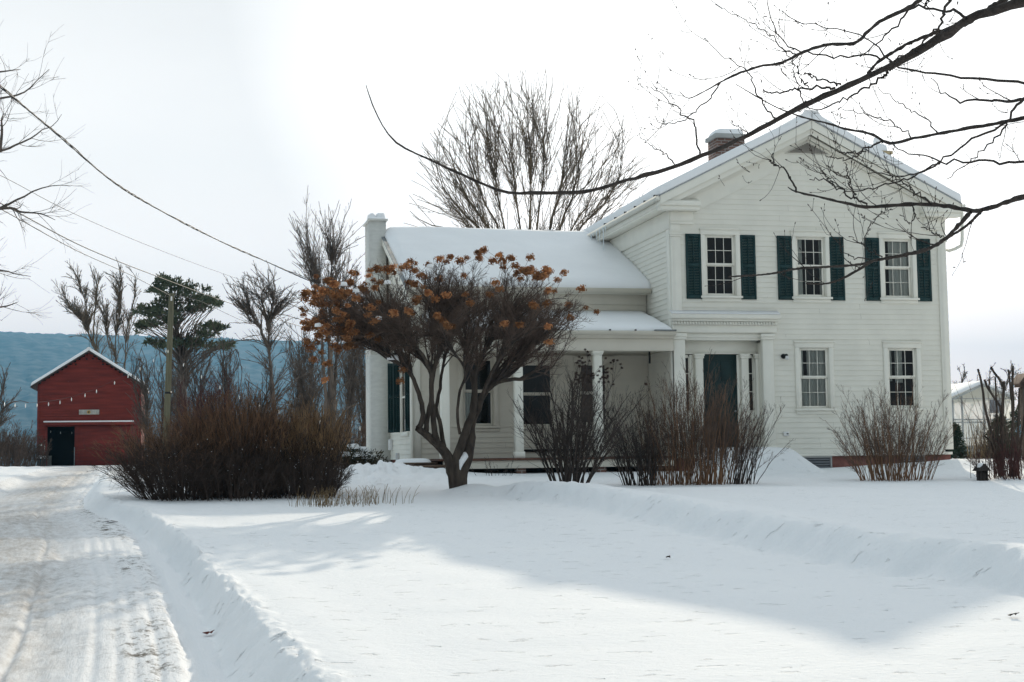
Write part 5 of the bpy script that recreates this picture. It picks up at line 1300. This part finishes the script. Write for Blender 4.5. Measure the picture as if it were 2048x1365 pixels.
for k, (x, Y, w, h, lb) in enumerate([(330, 70, 1.6, 2.6, 'grey brush below the pine, behind the hedge'), (500, 66, 1.6, 2.4, 'brush between the hedge and the broom headed tree'), (600, 62, 1.6, 2.8, 'brush at the foot of the tall bare tree'), (700, 56, 1.2, 2.4, 'brush beside the snowy juniper')]):
    shrub('brush', lb, tuple(at(x, 925, Y)[:2]), 90, w, .8, (h*.5, h), 1.3, .02, M['twig'], M['twig'], 9, 4, 260+k, rmin=.008, group='brush behind the hedge')
tree('bare_tree', 'bare tree at the left frame edge, in front of the blue hill', 72, [[(-22, 935), (-8, 830), (6, 780), (16, 745)], [(-10, 850), (12, 812), (40, 803), (58, 806)], [(-15, 880), (2, 840), (8, 800)]], (8, 800, 32, 75), 36, M['barkbg'], 110, 7, 3, group=TG, r0=.09, fork=1, tmin=.2, rmin=.009)
# many-stemmed tree behind the wing
g = np.random.default_rng(111)
TX = [806, 820, 850, 920, 1000, 1080, 1160, 1215, 1262, 1305]; TYy = [440, 345, 270, 165, 138, 130, 165, 195, 235, 330]
fan = []
foot = (1062, 930)
for i in range(13):
    f = (i+.5)/13; tx = 806+f*500+g.uniform(-8, 8); ty = np.interp(tx, TX, TYy)+g.uniform(60, 150)
    dx = tx-1062; bx = 1062+dx*.22+g.uniform(-8, 8)
    fan.append([(bx*.3+1062*.7, 930), (bx, 640), (1062+dx*.50+g.uniform(-6, 6), 475), (1062+dx*.80, 475-(475-ty)*.42), (1062+dx*.95, 475-(475-ty)*.75), (tx, ty)])
b = at(*foot, 62); zb = gz(b[0], 62)
e = empty('willow', (b[0], 62, zb), 'great many stemmed bare tree fanning out behind the snowy wing roof', 'tree')
LBS = []
for i, tr in enumerate(fan):
    dy = g.uniform(-2.6, 2.6); pts = [at(x, y, 62+dy*(k/5)) for k, (x, y) in enumerate(tr)]; pts[0][2] = zb-.1
    LBS.append(limb(pts, g.uniform(.10, .17), .012, 20, .03))
tubes('trunk', pack(LBS), M['barkgold'], e, 6)
tg = []
for i in range(210):
    tx = g.uniform(804, 1308); top = np.interp(tx, TX, TYy); ty = top+abs(g.normal(0, 55)); tg.append(at(tx, min(ty, 470), 62+g.uniform(-3.2, 3.2)))
w0 = reach(LBS, tg, 12, .32, .011, .22, .34, g, 4.2)
tubes('limbs', [w0], M['barkgold'], e, 5, kind='stuff')
P = np.array([p for p, r in LBS]); R = np.array([r for p, r in LBS])
w1a = spawn(P, R, 20, (.28, .8), (.3, .75), (.10, .26), 6, .16, .13, .4, .009, g=g); w1 = spawn(*w0, k=8, t=(.1, .86), ang=(.25, .6), L=(.12, .30), n=6, up=.09, wig=.05, rf=.5, rmin=.008, g=g); w1 = (np.concatenate([w1[0], w1a[0]]), np.concatenate([w1[1], w1a[1]]))
w2 = spawn(*w1, k=5, t=(.15, .95), ang=(.3, .7), L=(.25, .5), n=4, up=.08, wig=.06, rf=.6, rmin=.0065, g=g)
tubes('crown', [w1, w2], M['barkgold'], e, 3)
for k, (x, Y, lb) in enumerate([(1925, 110, 'faint bare tree above the greenhouse, nearer the house'), (2015, 120, 'faint bare tree above the greenhouse, at the right edge'), (2090, 115, 'faint bare tree beyond the right frame edge')]):
    tree('bare_tree', lb, Y, [[(x, 925), (x+3, 850), (x-4, 790), (x+5, 740)], [(x, 860), (x+25, 800), (x+30, 750)], [(x, 850), (x-30, 790), (x-36, 745)]], (x, 772, 62, 50), 34, M['barkbg'], 120+k, 8, 3, group=TG, r0=.16, fork=1, tmin=.3, rmin=.012)
# pine behind the pole
g = np.random.default_rng(130); Y = 74
b = at(372, 930, Y); e = empty('pine_tree', (b[0], Y, gz(b[0], Y)), 'ragged green pine with flat tufted boughs behind the utility pole', 'tree')
tr = limb([(b[0], Y, gz(b[0], Y)-.2), at(368, 800, Y), at(362, 720, Y), at(354, 650, Y), at(346, 600, Y), at(340, 562, Y)], .20, .05, 16, .02)
cl = [(322, 570, 18), (342, 562, 16), (360, 574, 18), (312, 582, 13), (350, 590, 20), (380, 590, 20), (400, 596, 18), (418, 606, 14), (432, 606, 10), (330, 606, 17), (308, 612, 16), (294, 626, 12), (316, 626, 15), (372, 612, 22), (396, 618, 16), (300, 650, 16), (318, 645, 15), (288, 655, 9), (350, 640, 16), (424, 656, 13), (438, 652, 9), (402, 670, 17), (380, 684, 18), (432, 686, 15), (446, 690, 10), (352, 690, 18), (312, 682, 14), (330, 690, 14), (408, 694, 15)]
C = []; Rr = []
for x, y, r in cl:
    dy = g.uniform(-2.2, 2.2)
    for j in range(7): C.append(at(x+g.normal()*r*.75, y+g.normal()*r*.38, Y+dy+g.normal()*.6)); Rr.append(r*.0258*g.uniform(.3, .6))
bo = reach([tr], [c for c in C], 7, .35, .012, .4, .35, g)
tubes('trunk', [(tr[0][None], tr[1][None])], M['barkbg'], e, 8); tubes('boughs', [bo], M['barkbg'], e, 4, kind='stuff')
needles('foliage', C, Rr, 34, .20, M['needle'], e, g, .6, updir=.5)

# ---- near trees out of frame whose branches hang into the picture
def buds(tips, dirs, size, m, parent, name='buds'):
    n = len(tips); V = []; F = []
    for i in range(n):
        t = dirs[i]; a = np.cross(t, (.3, .5, .81)); a /= np.linalg.norm(a)+1e-9; b = np.cross(t, a); s = size[i]; k = len(V)
        for (u, rr) in ((-.2, .25), (.5, .5), (1.2, .38)):
            for j in range(5): an = j*1.2566; V.append(tips[i]+t*u*s*1.3+(a*math.cos(an)+b*math.sin(an))*rr*s)
        V.append(tips[i]+t*s*2.4)
        for r_ in range(2):
            for j in range(5): F.append((k+r_*5+j, k+r_*5+(j+1) % 5, k+r_*5+5+(j+1) % 5, k+r_*5+5+j))
        for j in range(5): F.append((k+10+j, k+10+(j+1) % 5, k+15, k+15))
    F = [f if f[2] != f[3] else f[:3] for f in F]
    o = mk(name, np.array(V), [np.array([f for f in F if len(f) == 4]), np.array([f for f in F if len(f) == 3])], m, parent, True); o['kind'] = 'stuff'; return o
c7 = lambda L: [(1280+x/2.667, y/2.667) for x, y in L]
c2 = lambda L: [(1600+x/3.25, 200+y/3.25) for x, y in L]
# (points in the photograph, widths there in px at start and end, distance at start and end in metres)
MAIN = [
 ([(2230, -70), (2120, -20), (2048, 2), (1944, 36), (1914, 56), (1872, 81), (1835, 105), (1782, 132), (1730, 156), (1674, 182), (1617, 208), (1554, 240), (1501, 268), (1407, 311), (1351, 333), (1280, 354), (1251, 361), (1181, 382), (1120, 386), (1069, 386), (1002, 382), (912, 344), (873, 326), (793, 286), (753, 228), (732, 171)], [26, 23, 20, 18, 18, 16, 15, 13, 12.5, 12, 11, 10, 9.5, 9, 8.5, 8, 7.5, 7, 7, 6.5, 6, 5, 4.5, 3.5, 2.5, 1.5], 6.6, 8.6),
 (c7([(1960, -10), (1800, 90), (1720, 135), (1580, 175), (1430, 235), (1280, 325), (1215, 392)]), [12, 11, 8, 7, 6.5, 6, 5], 6.9, 7.3),
 (c7([(1500, -5), (1420, 50), (1290, 110), (1210, 175), (1145, 230), (1000, 240), (880, 275), (760, 335), (640, 355), (520, 395), (430, 440), (340, 490), (260, 525), (210, 490)]), [9, 8, 8, 7, 7, 6, 6, 5.5, 5, 4.5, 3.5, 2.5, 2, 1.5], 8.0, 9.0),
 ([(2300, 185), (2140, 222)]+c7([(2048, 630), (1900, 660), (1750, 685), (1590, 715), (1460, 740), (1350, 765), (1300, 755), (1230, 715), (1100, 690), (1020, 665), (900, 635), (820, 610), (700, 560), (510, 450)]), [11, 9, 7.5, 7, 6.5, 6, 6, 6, 5.5, 5, 4.5, 4, 3.5, 3, 2.5, 1.5], 8.4, 9.2),
 ([(2300, 330), (2150, 372)]+c7([(2048, 1050), (1930, 1090), (1820, 1120), (1765, 1125), (1640, 1100), (1450, 1090), (1210, 1105), (1080, 1080), (950, 1050), (835, 1025), (790, 1000)]), [13, 11, 9.5, 9, 8.5, 8, 8, 7.5, 6.5, 5.5, 4.5, 3.5, 2], 7.0, 7.9),
 (c2([(1110, 730), (1000, 850), (930, 915), (830, 970), (700, 1005), (510, 1040), (470, 1050), (300, 1150), (170, 1195), (40, 1195)]), [8, 8, 8, 7.5, 7, 6, 5, 4.5, 3.5, 2.5], 7.1, 7.6),
 (c2([(1185, 718), (1080, 820), (945, 905)]), [6, 5, 5], 7.1, 7.2),
 (c2([(510, 1040), (380, 1070), (200, 1085), (0, 1095)])+[(1548, 547), (1508, 551), (1457, 554)], [5, 5, 4.5, 4.5, 4, 4, 3.5], 7.3, 7.8),
]
SIDE = [
 (c7([(830, 290), (760, 265), (700, 200), (620, 140), (540, 100), (410, 30)]), [3, 1.2], 8.6, 9.0), (c7([(430, 440), (375, 520), (290, 600), (180, 660), (110, 655), (75, 620)]), [3, 1.2], 8.9, 9.1),
 (c7([(730, 635), (650, 540), (610, 440), (560, 370), (450, 300), (350, 210)]), [3.5, 1.2], 7.5, 6.9), (c7([(885, 545), (840, 470), (815, 340), (770, 270)]), [3, 1.5], 7.4, 7.2), (c7([(900, 468), (845, 390), (860, 300)]), [3, 1.5], 7.5, 7.6),
 (c7([(320, 825), (300, 740), (290, 650), (220, 610), (175, 545), (120, 500), (40, 465)]), [4, 1.3], 7.8, 7.6), (c7([(175, 545), (150, 490), (90, 440)]), [2, 1], 7.7, 7.7), (c7([(190, 885), (120, 810), (60, 780), (-10, 720)]), [3, 1.2], 7.9, 8), (c7([(590, 715), (540, 690), (490, 650)]), [2.5, 1.2], 7.6, 7.7),
 (c7([(1040, 470), (900, 470), (760, 490), (660, 485)]), [5, 2.5], 7.3, 7.6), (c7([(1070, 455), (960, 425), (880, 390)]), [4, 2.5], 7.3, 7.5),
 (c7([(2100, 465), (2048, 455), (1850, 420), (1700, 415), (1560, 395), (1430, 370), (1330, 325), (1280, 265), (1200, 205), (1060, 160), (870, 125), (760, 60)]), [6, 1.4], 7.0, 7.6),
 (c7([(1280, 318), (1190, 305), (1030, 300), (870, 280), (780, 240), (720, 160), (690, 80), (683, 0)]), [4, 1.6], 7.3, 6.8), (c7([(1742, 100), (1680, 60), (1610, 50), (1470, 45), (1380, 110), (1310, 190), (1250, 240), (1180, 300)]), [6, 2], 6.8, 7.2),
 (c7([(1520, 45), (1540, -30)]), [3, 3], 7.0, 6.9), (c7([(1645, -5), (1615, 60), (1600, 130), (1480, 250), (1330, 330)]), [6, 3], 6.8, 7.1),
 (c7([(1300, 755), (1220, 790), (1140, 815), (1060, 812)]), [4, 2.5], 8.7, 8.8), (c7([(1220, 790), (1170, 830), (1080, 850), (995, 835)]), [3, 2], 8.8, 8.8), (c7([(1970, 640), (1800, 735), (1640, 830), (1500, 920), (1380, 940), (1225, 925)]), [5, 2], 8.4, 8.2), (c7([(1600, 860), (1500, 920), (1370, 970), (1230, 1005), (1100, 1020), (1020, 965)]), [4, 1.8], 8.2, 8),
 (c7([(2070, 520), (2000, 570), (1960, 650), (1890, 750), (1780, 840), (1640, 955)]), [6, 1.4], 8.3, 8.6), (c7([(2070, 525), (1960, 545), (1830, 530), (1700, 535), (1620, 500), (1555, 420)]), [7, 1.3], 8.3, 8.7), (c7([(2150, 868), (2048, 866), (1900, 865), (1740, 860), (1590, 860), (1500, 830), (1380, 790), (1340, 760)]), [6, 1.6], 8.0, 8.5),
 (c7([(1590, 715), (1540, 650), (1460, 600), (1380, 550), (1330, 510), (1260, 465)]), [3, 1.2], 8.6, 8.8), (c7([(1460, 740), (1340, 650), (1200, 615), (1060, 580)]), [3, 1.2], 8.7, 8.9), (c7([(1300, 410), (1200, 470), (1080, 535), (950, 580), (880, 575)]), [5, 1.5], 7.2, 7.4), (c7([(1360, 350), (1300, 405)]), [4, 4], 7.2, 7.2),
 (c7([(835, 1025), (790, 920), (715, 875), (710, 820)]), [4, 2], 7.8, 7.9), (c7([(720, 880), (690, 855)]), [2, 1.6], 7.9, 7.9), (c7([(1210, 1100), (1080, 1020), (990, 965), (915, 960)]), [4, 1.8], 7.6, 7.7), (c7([(1040, 995), (1000, 950), (965, 900)]), [2.5, 1.6], 7.7, 7.7), (c7([(1145, 1060), (1115, 960), (1090, 870)]), [3.5, 1.8], 7.6, 7.6), (c7([(1110, 950), (1040, 910), (1000, 885)]), [2, 1.4], 7.6, 7.7),
 (c7([(1550, 1090), (1450, 1010), (1380, 970), (1310, 920)]), [4, 1.6], 7.4, 7.5), (c7([(1450, 1085), (1465, 1150), (1440, 1190), (1390, 1150)]), [3, 1.6], 7.5, 7.5), (c7([(1320, 1100), (1260, 1160), (1220, 1230), (1200, 1280)]), [2.5, 1.2], 7.5, 7.6), (c2([(540, 1030), (430, 960), (330, 890)]), [3, 1.5], 7.3, 7.3), (c2([(470, 1050), (350, 1025), (300, 990), (200, 870)]), [2.5, 1.3], 7.35, 7.4), (c2([(940, 905), (860, 860), (800, 830)]), [3, 2], 7.1, 7.1),
]
def px_limb(pts, wd, d0, d1, n):
    k = len(pts); dd = np.interp(np.arange(k), [0, k-1], [d0, d1]); wd = np.interp(np.linspace(0, 1, k), np.linspace(0, 1, len(wd)), wd)
    Q = [along(x, y, d) for (x, y), d in zip(pts, dd)]
    return resample(Q, n, wd/2/FPX*dd)
g = np.random.default_rng(140)
base = along(3400, 500, 9.0)
mt = empty('maple_tree', (base[0], base[1], gz(base[0], base[1])), 'near maple whose budded bare limbs reach in from the upper right', 'tree')
trk = resample([(base[0], base[1], gz(base[0], base[1])-.2), (base[0], base[1]+.05, 1.6), (base[0]+.05, base[1], 3.4), (base[0]+.1, base[1]+.1, 6.5), (base[0]+.3, base[1]+.2, 9)], 20)
tubes('trunk', [(trk[None], np.linspace(.30, .12, 20)[None])], M['limb'], mt, 14)
allb = []
for pts, wd, d0, d1 in MAIN:
    P, R = px_limb(pts, wd, d0, d1, 70)
    P[1:-1] += g.normal(size=(68, 3))*R[1:-1, None]*.12; R = R*(1+.14*g.normal(size=70).clip(-1.5, 1.5))
    if pts[0][0] > 2040:   # carry the limb on to its trunk
        s = trk[np.argmin(np.abs(trk[:, 2]-(P[0, 2]-.15)))]; c = resample([s, (s+P[0])/2+np.array([0, 0, .12]), P[0]], 8); P = np.concatenate([c[:-1], P]); R = np.concatenate([np.linspace(R[0]*1.25, R[0], 7), R])
    tubes('limb', [(P[None], R[None])], M['limb'], mt, 9); allb.append((P, R))
sb = [px_limb(p, w_, a, b_, 24) for p, w_, a, b_ in SIDE]
for i, (P, R) in enumerate(sb): P[1:-1] += g.normal(size=(22, 3))*.006
tubes('side_branches', pack(sb), M['limb'], mt, 6, kind='stuff')
PB = np.array([resample(P, 30) for P, R in allb[2:]]+[resample(P, 30) for P, R in sb]); RB = np.array([np.interp(np.linspace(0, 1, 30), np.linspace(0, 1, len(R)), R) for P, R in allb[2:]+sb])
t1 = spawn(PB, RB, 4, (.12, .98), (.4, .9), (.12, .40), 8, .12, .13, .42, .0019, rel=False, g=g)
t2 = spawn(*t1, k=3, t=(.3, 1), ang=(.4, .9), L=(.05, .16), n=6, up=.20, wig=.18, rf=.75, rmin=.0016, rel=False, g=g)
keep = g.random(len(t1[0])) < .7; t1 = (t1[0][keep], t1[1][keep]); keep = g.random(len(t2[0])) < .4; t2 = (t2[0][keep], t2[1][keep])
tubes('twigs', [t1, t2], M['limb'], mt, 4, kind='stuff')
tp = []; dr = []
for P in [p for p, r in sb]+list(t1[0])+list(t2[0]): d = P[-1]-P[-2]; tp.append(P[-1]); dr.append(d/np.linalg.norm(d))
for P in list(t1[0])+list(t2[0]):
    for i in range(2, len(P)-1, 2):
        if g.random() < .35: d = P[i+1]-P[i]; d = d/np.linalg.norm(d)+g.normal(size=3)*.6; tp.append(P[i]+d*.004); dr.append(d/np.linalg.norm(d))
buds(tp, dr, g.uniform(.0035, .0065, len(tp)), M['bud'], mt)

# left tree out of frame, its outer branches in the picture
c0 = lambda L: [(x/2.437, 100+y/2.437) for x, y in L]
LEFT = [c0([(-700, 420), (-300, 300), (0, 238), (70, 225), (130, 200), (180, 150), (240, 95)]), c0([(-700, 640), (-300, 560), (0, 495), (60, 470), (110, 450), (170, 420), (200, 392), (260, 370), (300, 315)]), c0([(-700, 1000), (-300, 860), (0, 772), (60, 740), (110, 720), (160, 690), (220, 670), (280, 660), (345, 665)]), c0([(-200, 800), (40, 772), (100, 790), (200, 800), (270, 830)]), c0([(-700, 1150), (-300, 1080), (0, 1075), (60, 1090), (150, 1105)]), c0([(-500, 1340), (-200, 1270), (0, 1255), (60, 1240), (90, 1228)]), c0([(-500, 200), (-200, 130), (0, 108), (60, 100), (100, 95)]), c0([(0, 495), (10, 400), (8, 340), (20, 310)])]
g = np.random.default_rng(150); base = at(-330, 600, 24)
lt_ = empty('bare_tree', (base[0], 24, gz(base[0], 24)), 'tree left of the driveway whose fine bare branches enter at the left edge', 'tree', TG)
trk = resample([(base[0], 24, gz(base[0], 24)-.2), (base[0]+.1, 24, 3.5), (base[0], 24, 7), (base[0]+.2, 24.2, 11)], 20)
tubes('trunk', [(trk[None], np.linspace(.25, .09, 20)[None])], M['barkbg'], lt_, 10)
lb_ = []
for L in LEFT:
    Y1 = g.uniform(22, 26); Q = [at(x, y, 24+(Y1-24)*i/len(L)) for i, (x, y) in enumerate(L)]
    if L[0][0] < -150: s = trk[np.argmin(np.abs(trk[:, 2]-(Q[0][2]-.6)))]; Q = [s]+Q
    lb_.append(resample(Q, 24, np.linspace(.030, .004, len(Q))))
tubes('limbs', pack(lb_), M['barkbg'], lt_, 5, kind='stuff')
P = np.array([p for p, r in lb_]); R = np.array([r for p, r in lb_])
s1 = spawn(P, R, 9, (.35, .98), (.35, .8), (.3, .9), 6, .04, .13, .42, .0034, rel=False, g=g); s2 = spawn(*s1, k=4, t=(.25, 1), ang=(.35, .8), L=(.15, .45), n=5, up=.04, wig=.14, rf=.7, rmin=.0026, rel=False, g=g)
tubes('twigs', [s1, s2], M['barkbg'], lt_, 3, kind='stuff')

# leaves and scraps on the snow
def scrap(name, label, x, y, s, m, seed, drive=True):
    g = np.random.default_rng(seed); Y = 8.0
    for _ in range(30):
        p = at(x, y, Y); zz = gz(p[0], Y); d = ray(x, y); Y = Y+(zz-p[2])/(d[2]/d[1]-.03)*.6
    n = 9; V = [p+np.array([0, 0, .03])]; F = []
    for k in range(n):
        a = 2*math.pi*k/n; r = s*(1 if k % 2 else .45)*g.uniform(.7, 1.2); V.append(p+np.array([r*math.cos(a), r*math.sin(a), .022+g.uniform(-.01, .02)]))
    for k in range(n): F.append((0, 1+k, 1+(k+1) % n))
    o = mk(name, np.array(V), [np.array(F)], m); md = o.modifiers.new('thick', 'SOLIDIFY'); md.thickness = .004
    tag(o, label, 'leaf'); return o
scrap('dead_leaf', 'red brown leaf lying by the foot of the driveway bank', 420, 1272, .055, M['leaf'], 1)
scrap('dead_leaf', 'dark clump of leaves where the driveway bends at the hedge', 221, 1046, .13, M['debris'], 2)
scrap('dead_leaf', 'dark scrap at the far right of the lower lawn', 2028, 1236, .05, M['debris'], 3)
scrap('dead_leaf', 'small dark scrap on the shaded lawn, middle', 1337, 1119, .03, M['debris'], 4)

# ------------------------------------------------------------------ light, sky, air
SUN_AZ = math.atan2(.41, .91); SUN_EL = math.radians(19.4)
sd = Vector((math.sin(SUN_AZ)*math.cos(SUN_EL), math.cos(SUN_AZ)*math.cos(SUN_EL), math.sin(SUN_EL)))
sl = bpy.data.lights.new('sun', 'SUN'); sl.energy = 3.6; sl.angle = math.radians(.53); sl.color = (1, .89, .72)
so = bpy.data.objects.new('sun', sl); COL.objects.link(so); so.rotation_euler = sd.to_track_quat('Z', 'Y').to_euler(); so.location = (20, 60, 40)
wd = bpy.data.worlds.new('World'); scene.world = wd; wd.use_nodes = True
nt = wd.node_tree; N = nt.nodes; L = nt.links
bg = N['Background']; bg.inputs['Strength'].default_value = .1
sky = N.new('ShaderNodeTexSky'); sky.sky_type = 'NISHITA'; sky.sun_disc = False; sky.sun_elevation = SUN_EL; sky.sun_rotation = SUN_AZ
sky.air_density = 1.0; sky.dust_density = 1.0; sky.ozone_density = 1.5
tc = N.new('ShaderNodeTexCoord'); mp = N.new('ShaderNodeMapping'); mp.inputs['Scale'].default_value = (1.2, 1.2, 3.2); L.new(tc.outputs['Generated'], mp.inputs[0])
nz = N.new('ShaderNodeTexNoise'); nz.inputs['Scale'].default_value = 2.0; nz.inputs['Detail'].default_value = 7; nz.inputs['Roughness'].default_value = .55; L.new(mp.outputs[0], nz.inputs[0])
rp = N.new('ShaderNodeValToRGB'); rp.color_ramp.elements[0].position = .30; rp.color_ramp.elements[1].position = .62
rp.color_ramp.elements[0].color = (.97, .97, .97, 1); rp.color_ramp.elements[1].color = (1, 1, 1, 1); L.new(nz.outputs[0], rp.inputs[0])
# thin cloud, brighter towards the sun
dt = N.new('ShaderNodeVectorMath'); dt.operation = 'DOT_PRODUCT'; L.new(tc.outputs['Generated'], dt.inputs[0]); dt.inputs[1].default_value = sd
r2 = N.new('ShaderNodeValToRGB'); e = r2.color_ramp.elements
e[0].position = 0.0; e[0].color = (4.5, 5.2, 5.6, 1); e[1].position = 1.0; e[1].color = (16, 15.8, 15.4, 1)
x = e.new(.33); x.color = (5.7, 6.5, 7.0, 1); x = e.new(.5); x.color = (6.0, 6.7, 7.1, 1); x = e.new(.72); x.color = (9.6, 9.5, 9.35, 1); x = e.new(.83); x.color = (9.7, 9.6, 9.45, 1); x = e.new(.93); x.color = (8.9, 8.85, 8.75, 1)
L.new(dt.outputs['Value'], r2.inputs[0])
hzr = N.new('ShaderNodeSeparateXYZ'); L.new(tc.outputs['Generated'], hzr.inputs[0])
r3 = N.new('ShaderNodeValToRGB'); q = r3.color_ramp.elements; q[0].position = .0; q[0].color = (3.3, 2.3, 1.9, 1); q[1].position = .34; q[1].color = (1, 1, 1, 1); q_ = q.new(.05); q_.color = (2.3, 1.85, 1.65, 1); q_ = q.new(.12); q_.color = (1.7, 1.55, 1.48, 1); q_ = q.new(.2); q_.color = (1.33, 1.28, 1.25, 1)
L.new(hzr.outputs[2], r3.inputs[0])
mul = N.new('ShaderNodeVectorMath'); mul.operation = 'MULTIPLY'; L.new(r2.outputs[0], mul.inputs[0])
rb = N.new('ShaderNodeMapRange'); rb.inputs['From Max'].default_value = .35; rb.inputs['To Min'].default_value = .40; L.new(hzr.outputs[2], rb.inputs[0])
fs = N.new('ShaderNodeMapRange'); fs.interpolation_type = 'SMOOTHSTEP'; fs.inputs['From Min'].default_value = .2; fs.inputs['From Max'].default_value = .75; L.new(dt.outputs['Value'], fs.inputs[0])
m3 = N.new('ShaderNodeMix'); m3.data_type = 'VECTOR'; vi = [s for s in m3.inputs if s.type == 'VECTOR']; fi = [s for s in m3.inputs if s.name == 'Factor' and s.type == 'VALUE'][0]
L.new(fs.outputs[0], fi); L.new(rb.outputs[0], vi[-2]); L.new(r3.outputs[0], vi[-1]); L.new([s for s in m3.outputs if s.type == 'VECTOR'][0], mul.inputs[1])
nmul = N.new('ShaderNodeMapRange'); nmul.inputs['From Min'].default_value = .35; nmul.inputs['From Max'].default_value = .65; nmul.inputs['To Min'].default_value = .995; nmul.inputs['To Max'].default_value = 1.06; L.new(nz.outputs[0], nmul.inputs[0])
mul2 = N.new('ShaderNodeVectorMath'); mul2.operation = 'SCALE'; L.new(mul.outputs[0], mul2.inputs[0]); L.new(nmul.outputs[0], mul2.inputs['Scale'])
mx = N.new('ShaderNodeMix'); mx.data_type = 'RGBA'
ci = [s for s in mx.inputs if s.type == 'RGBA']
L.new(rp.outputs[0], mx.inputs['Factor']); L.new(sky.outputs[0], ci[0]); L.new(mul2.outputs[0], ci[1])
L.new([s for s in mx.outputs if s.type == 'RGBA'][0], bg.inputs['Color'])

hz = MB(); hz.box(-4600, 5600, -60, 5850, -40, 480)
hm = bpy.data.materials.new('air'); hm.use_nodes = True; t = hm.node_tree; t.nodes.remove(t.nodes['Principled BSDF'])
pv = t.nodes.new('ShaderNodeVolumePrincipled'); pv.inputs['Density'].default_value = HAZE; pv.inputs['Color'].default_value = (.21, .61, .95, 1); pv.inputs['Anisotropy'].default_value = 0.0
t.links.new(pv.outputs[0], t.nodes['Material Output'].inputs['Volume'])
if HAZE > 0:
    h = hz.build('haze', hm); h['kind'] = 'stuff'

cy = scene.cycles
cy.use_denoising = True
cy.max_bounces = 7; cy.diffuse_bounces = 3; cy.glossy_bounces = 3; cy.transmission_bounces = 3; cy.transparent_max_bounces = 12; cy.volume_bounces = 0
cy.caustics_reflective = False; cy.caustics_refractive = False
cy.sample_clamp_indirect = 6
scene.view_settings.view_transform = 'Standard'; scene.view_settings.look = 'None'; scene.view_settings.gamma = 1
scene.view_settings.use_curve_mapping = False
scene.view_settings.exposure = EXPO
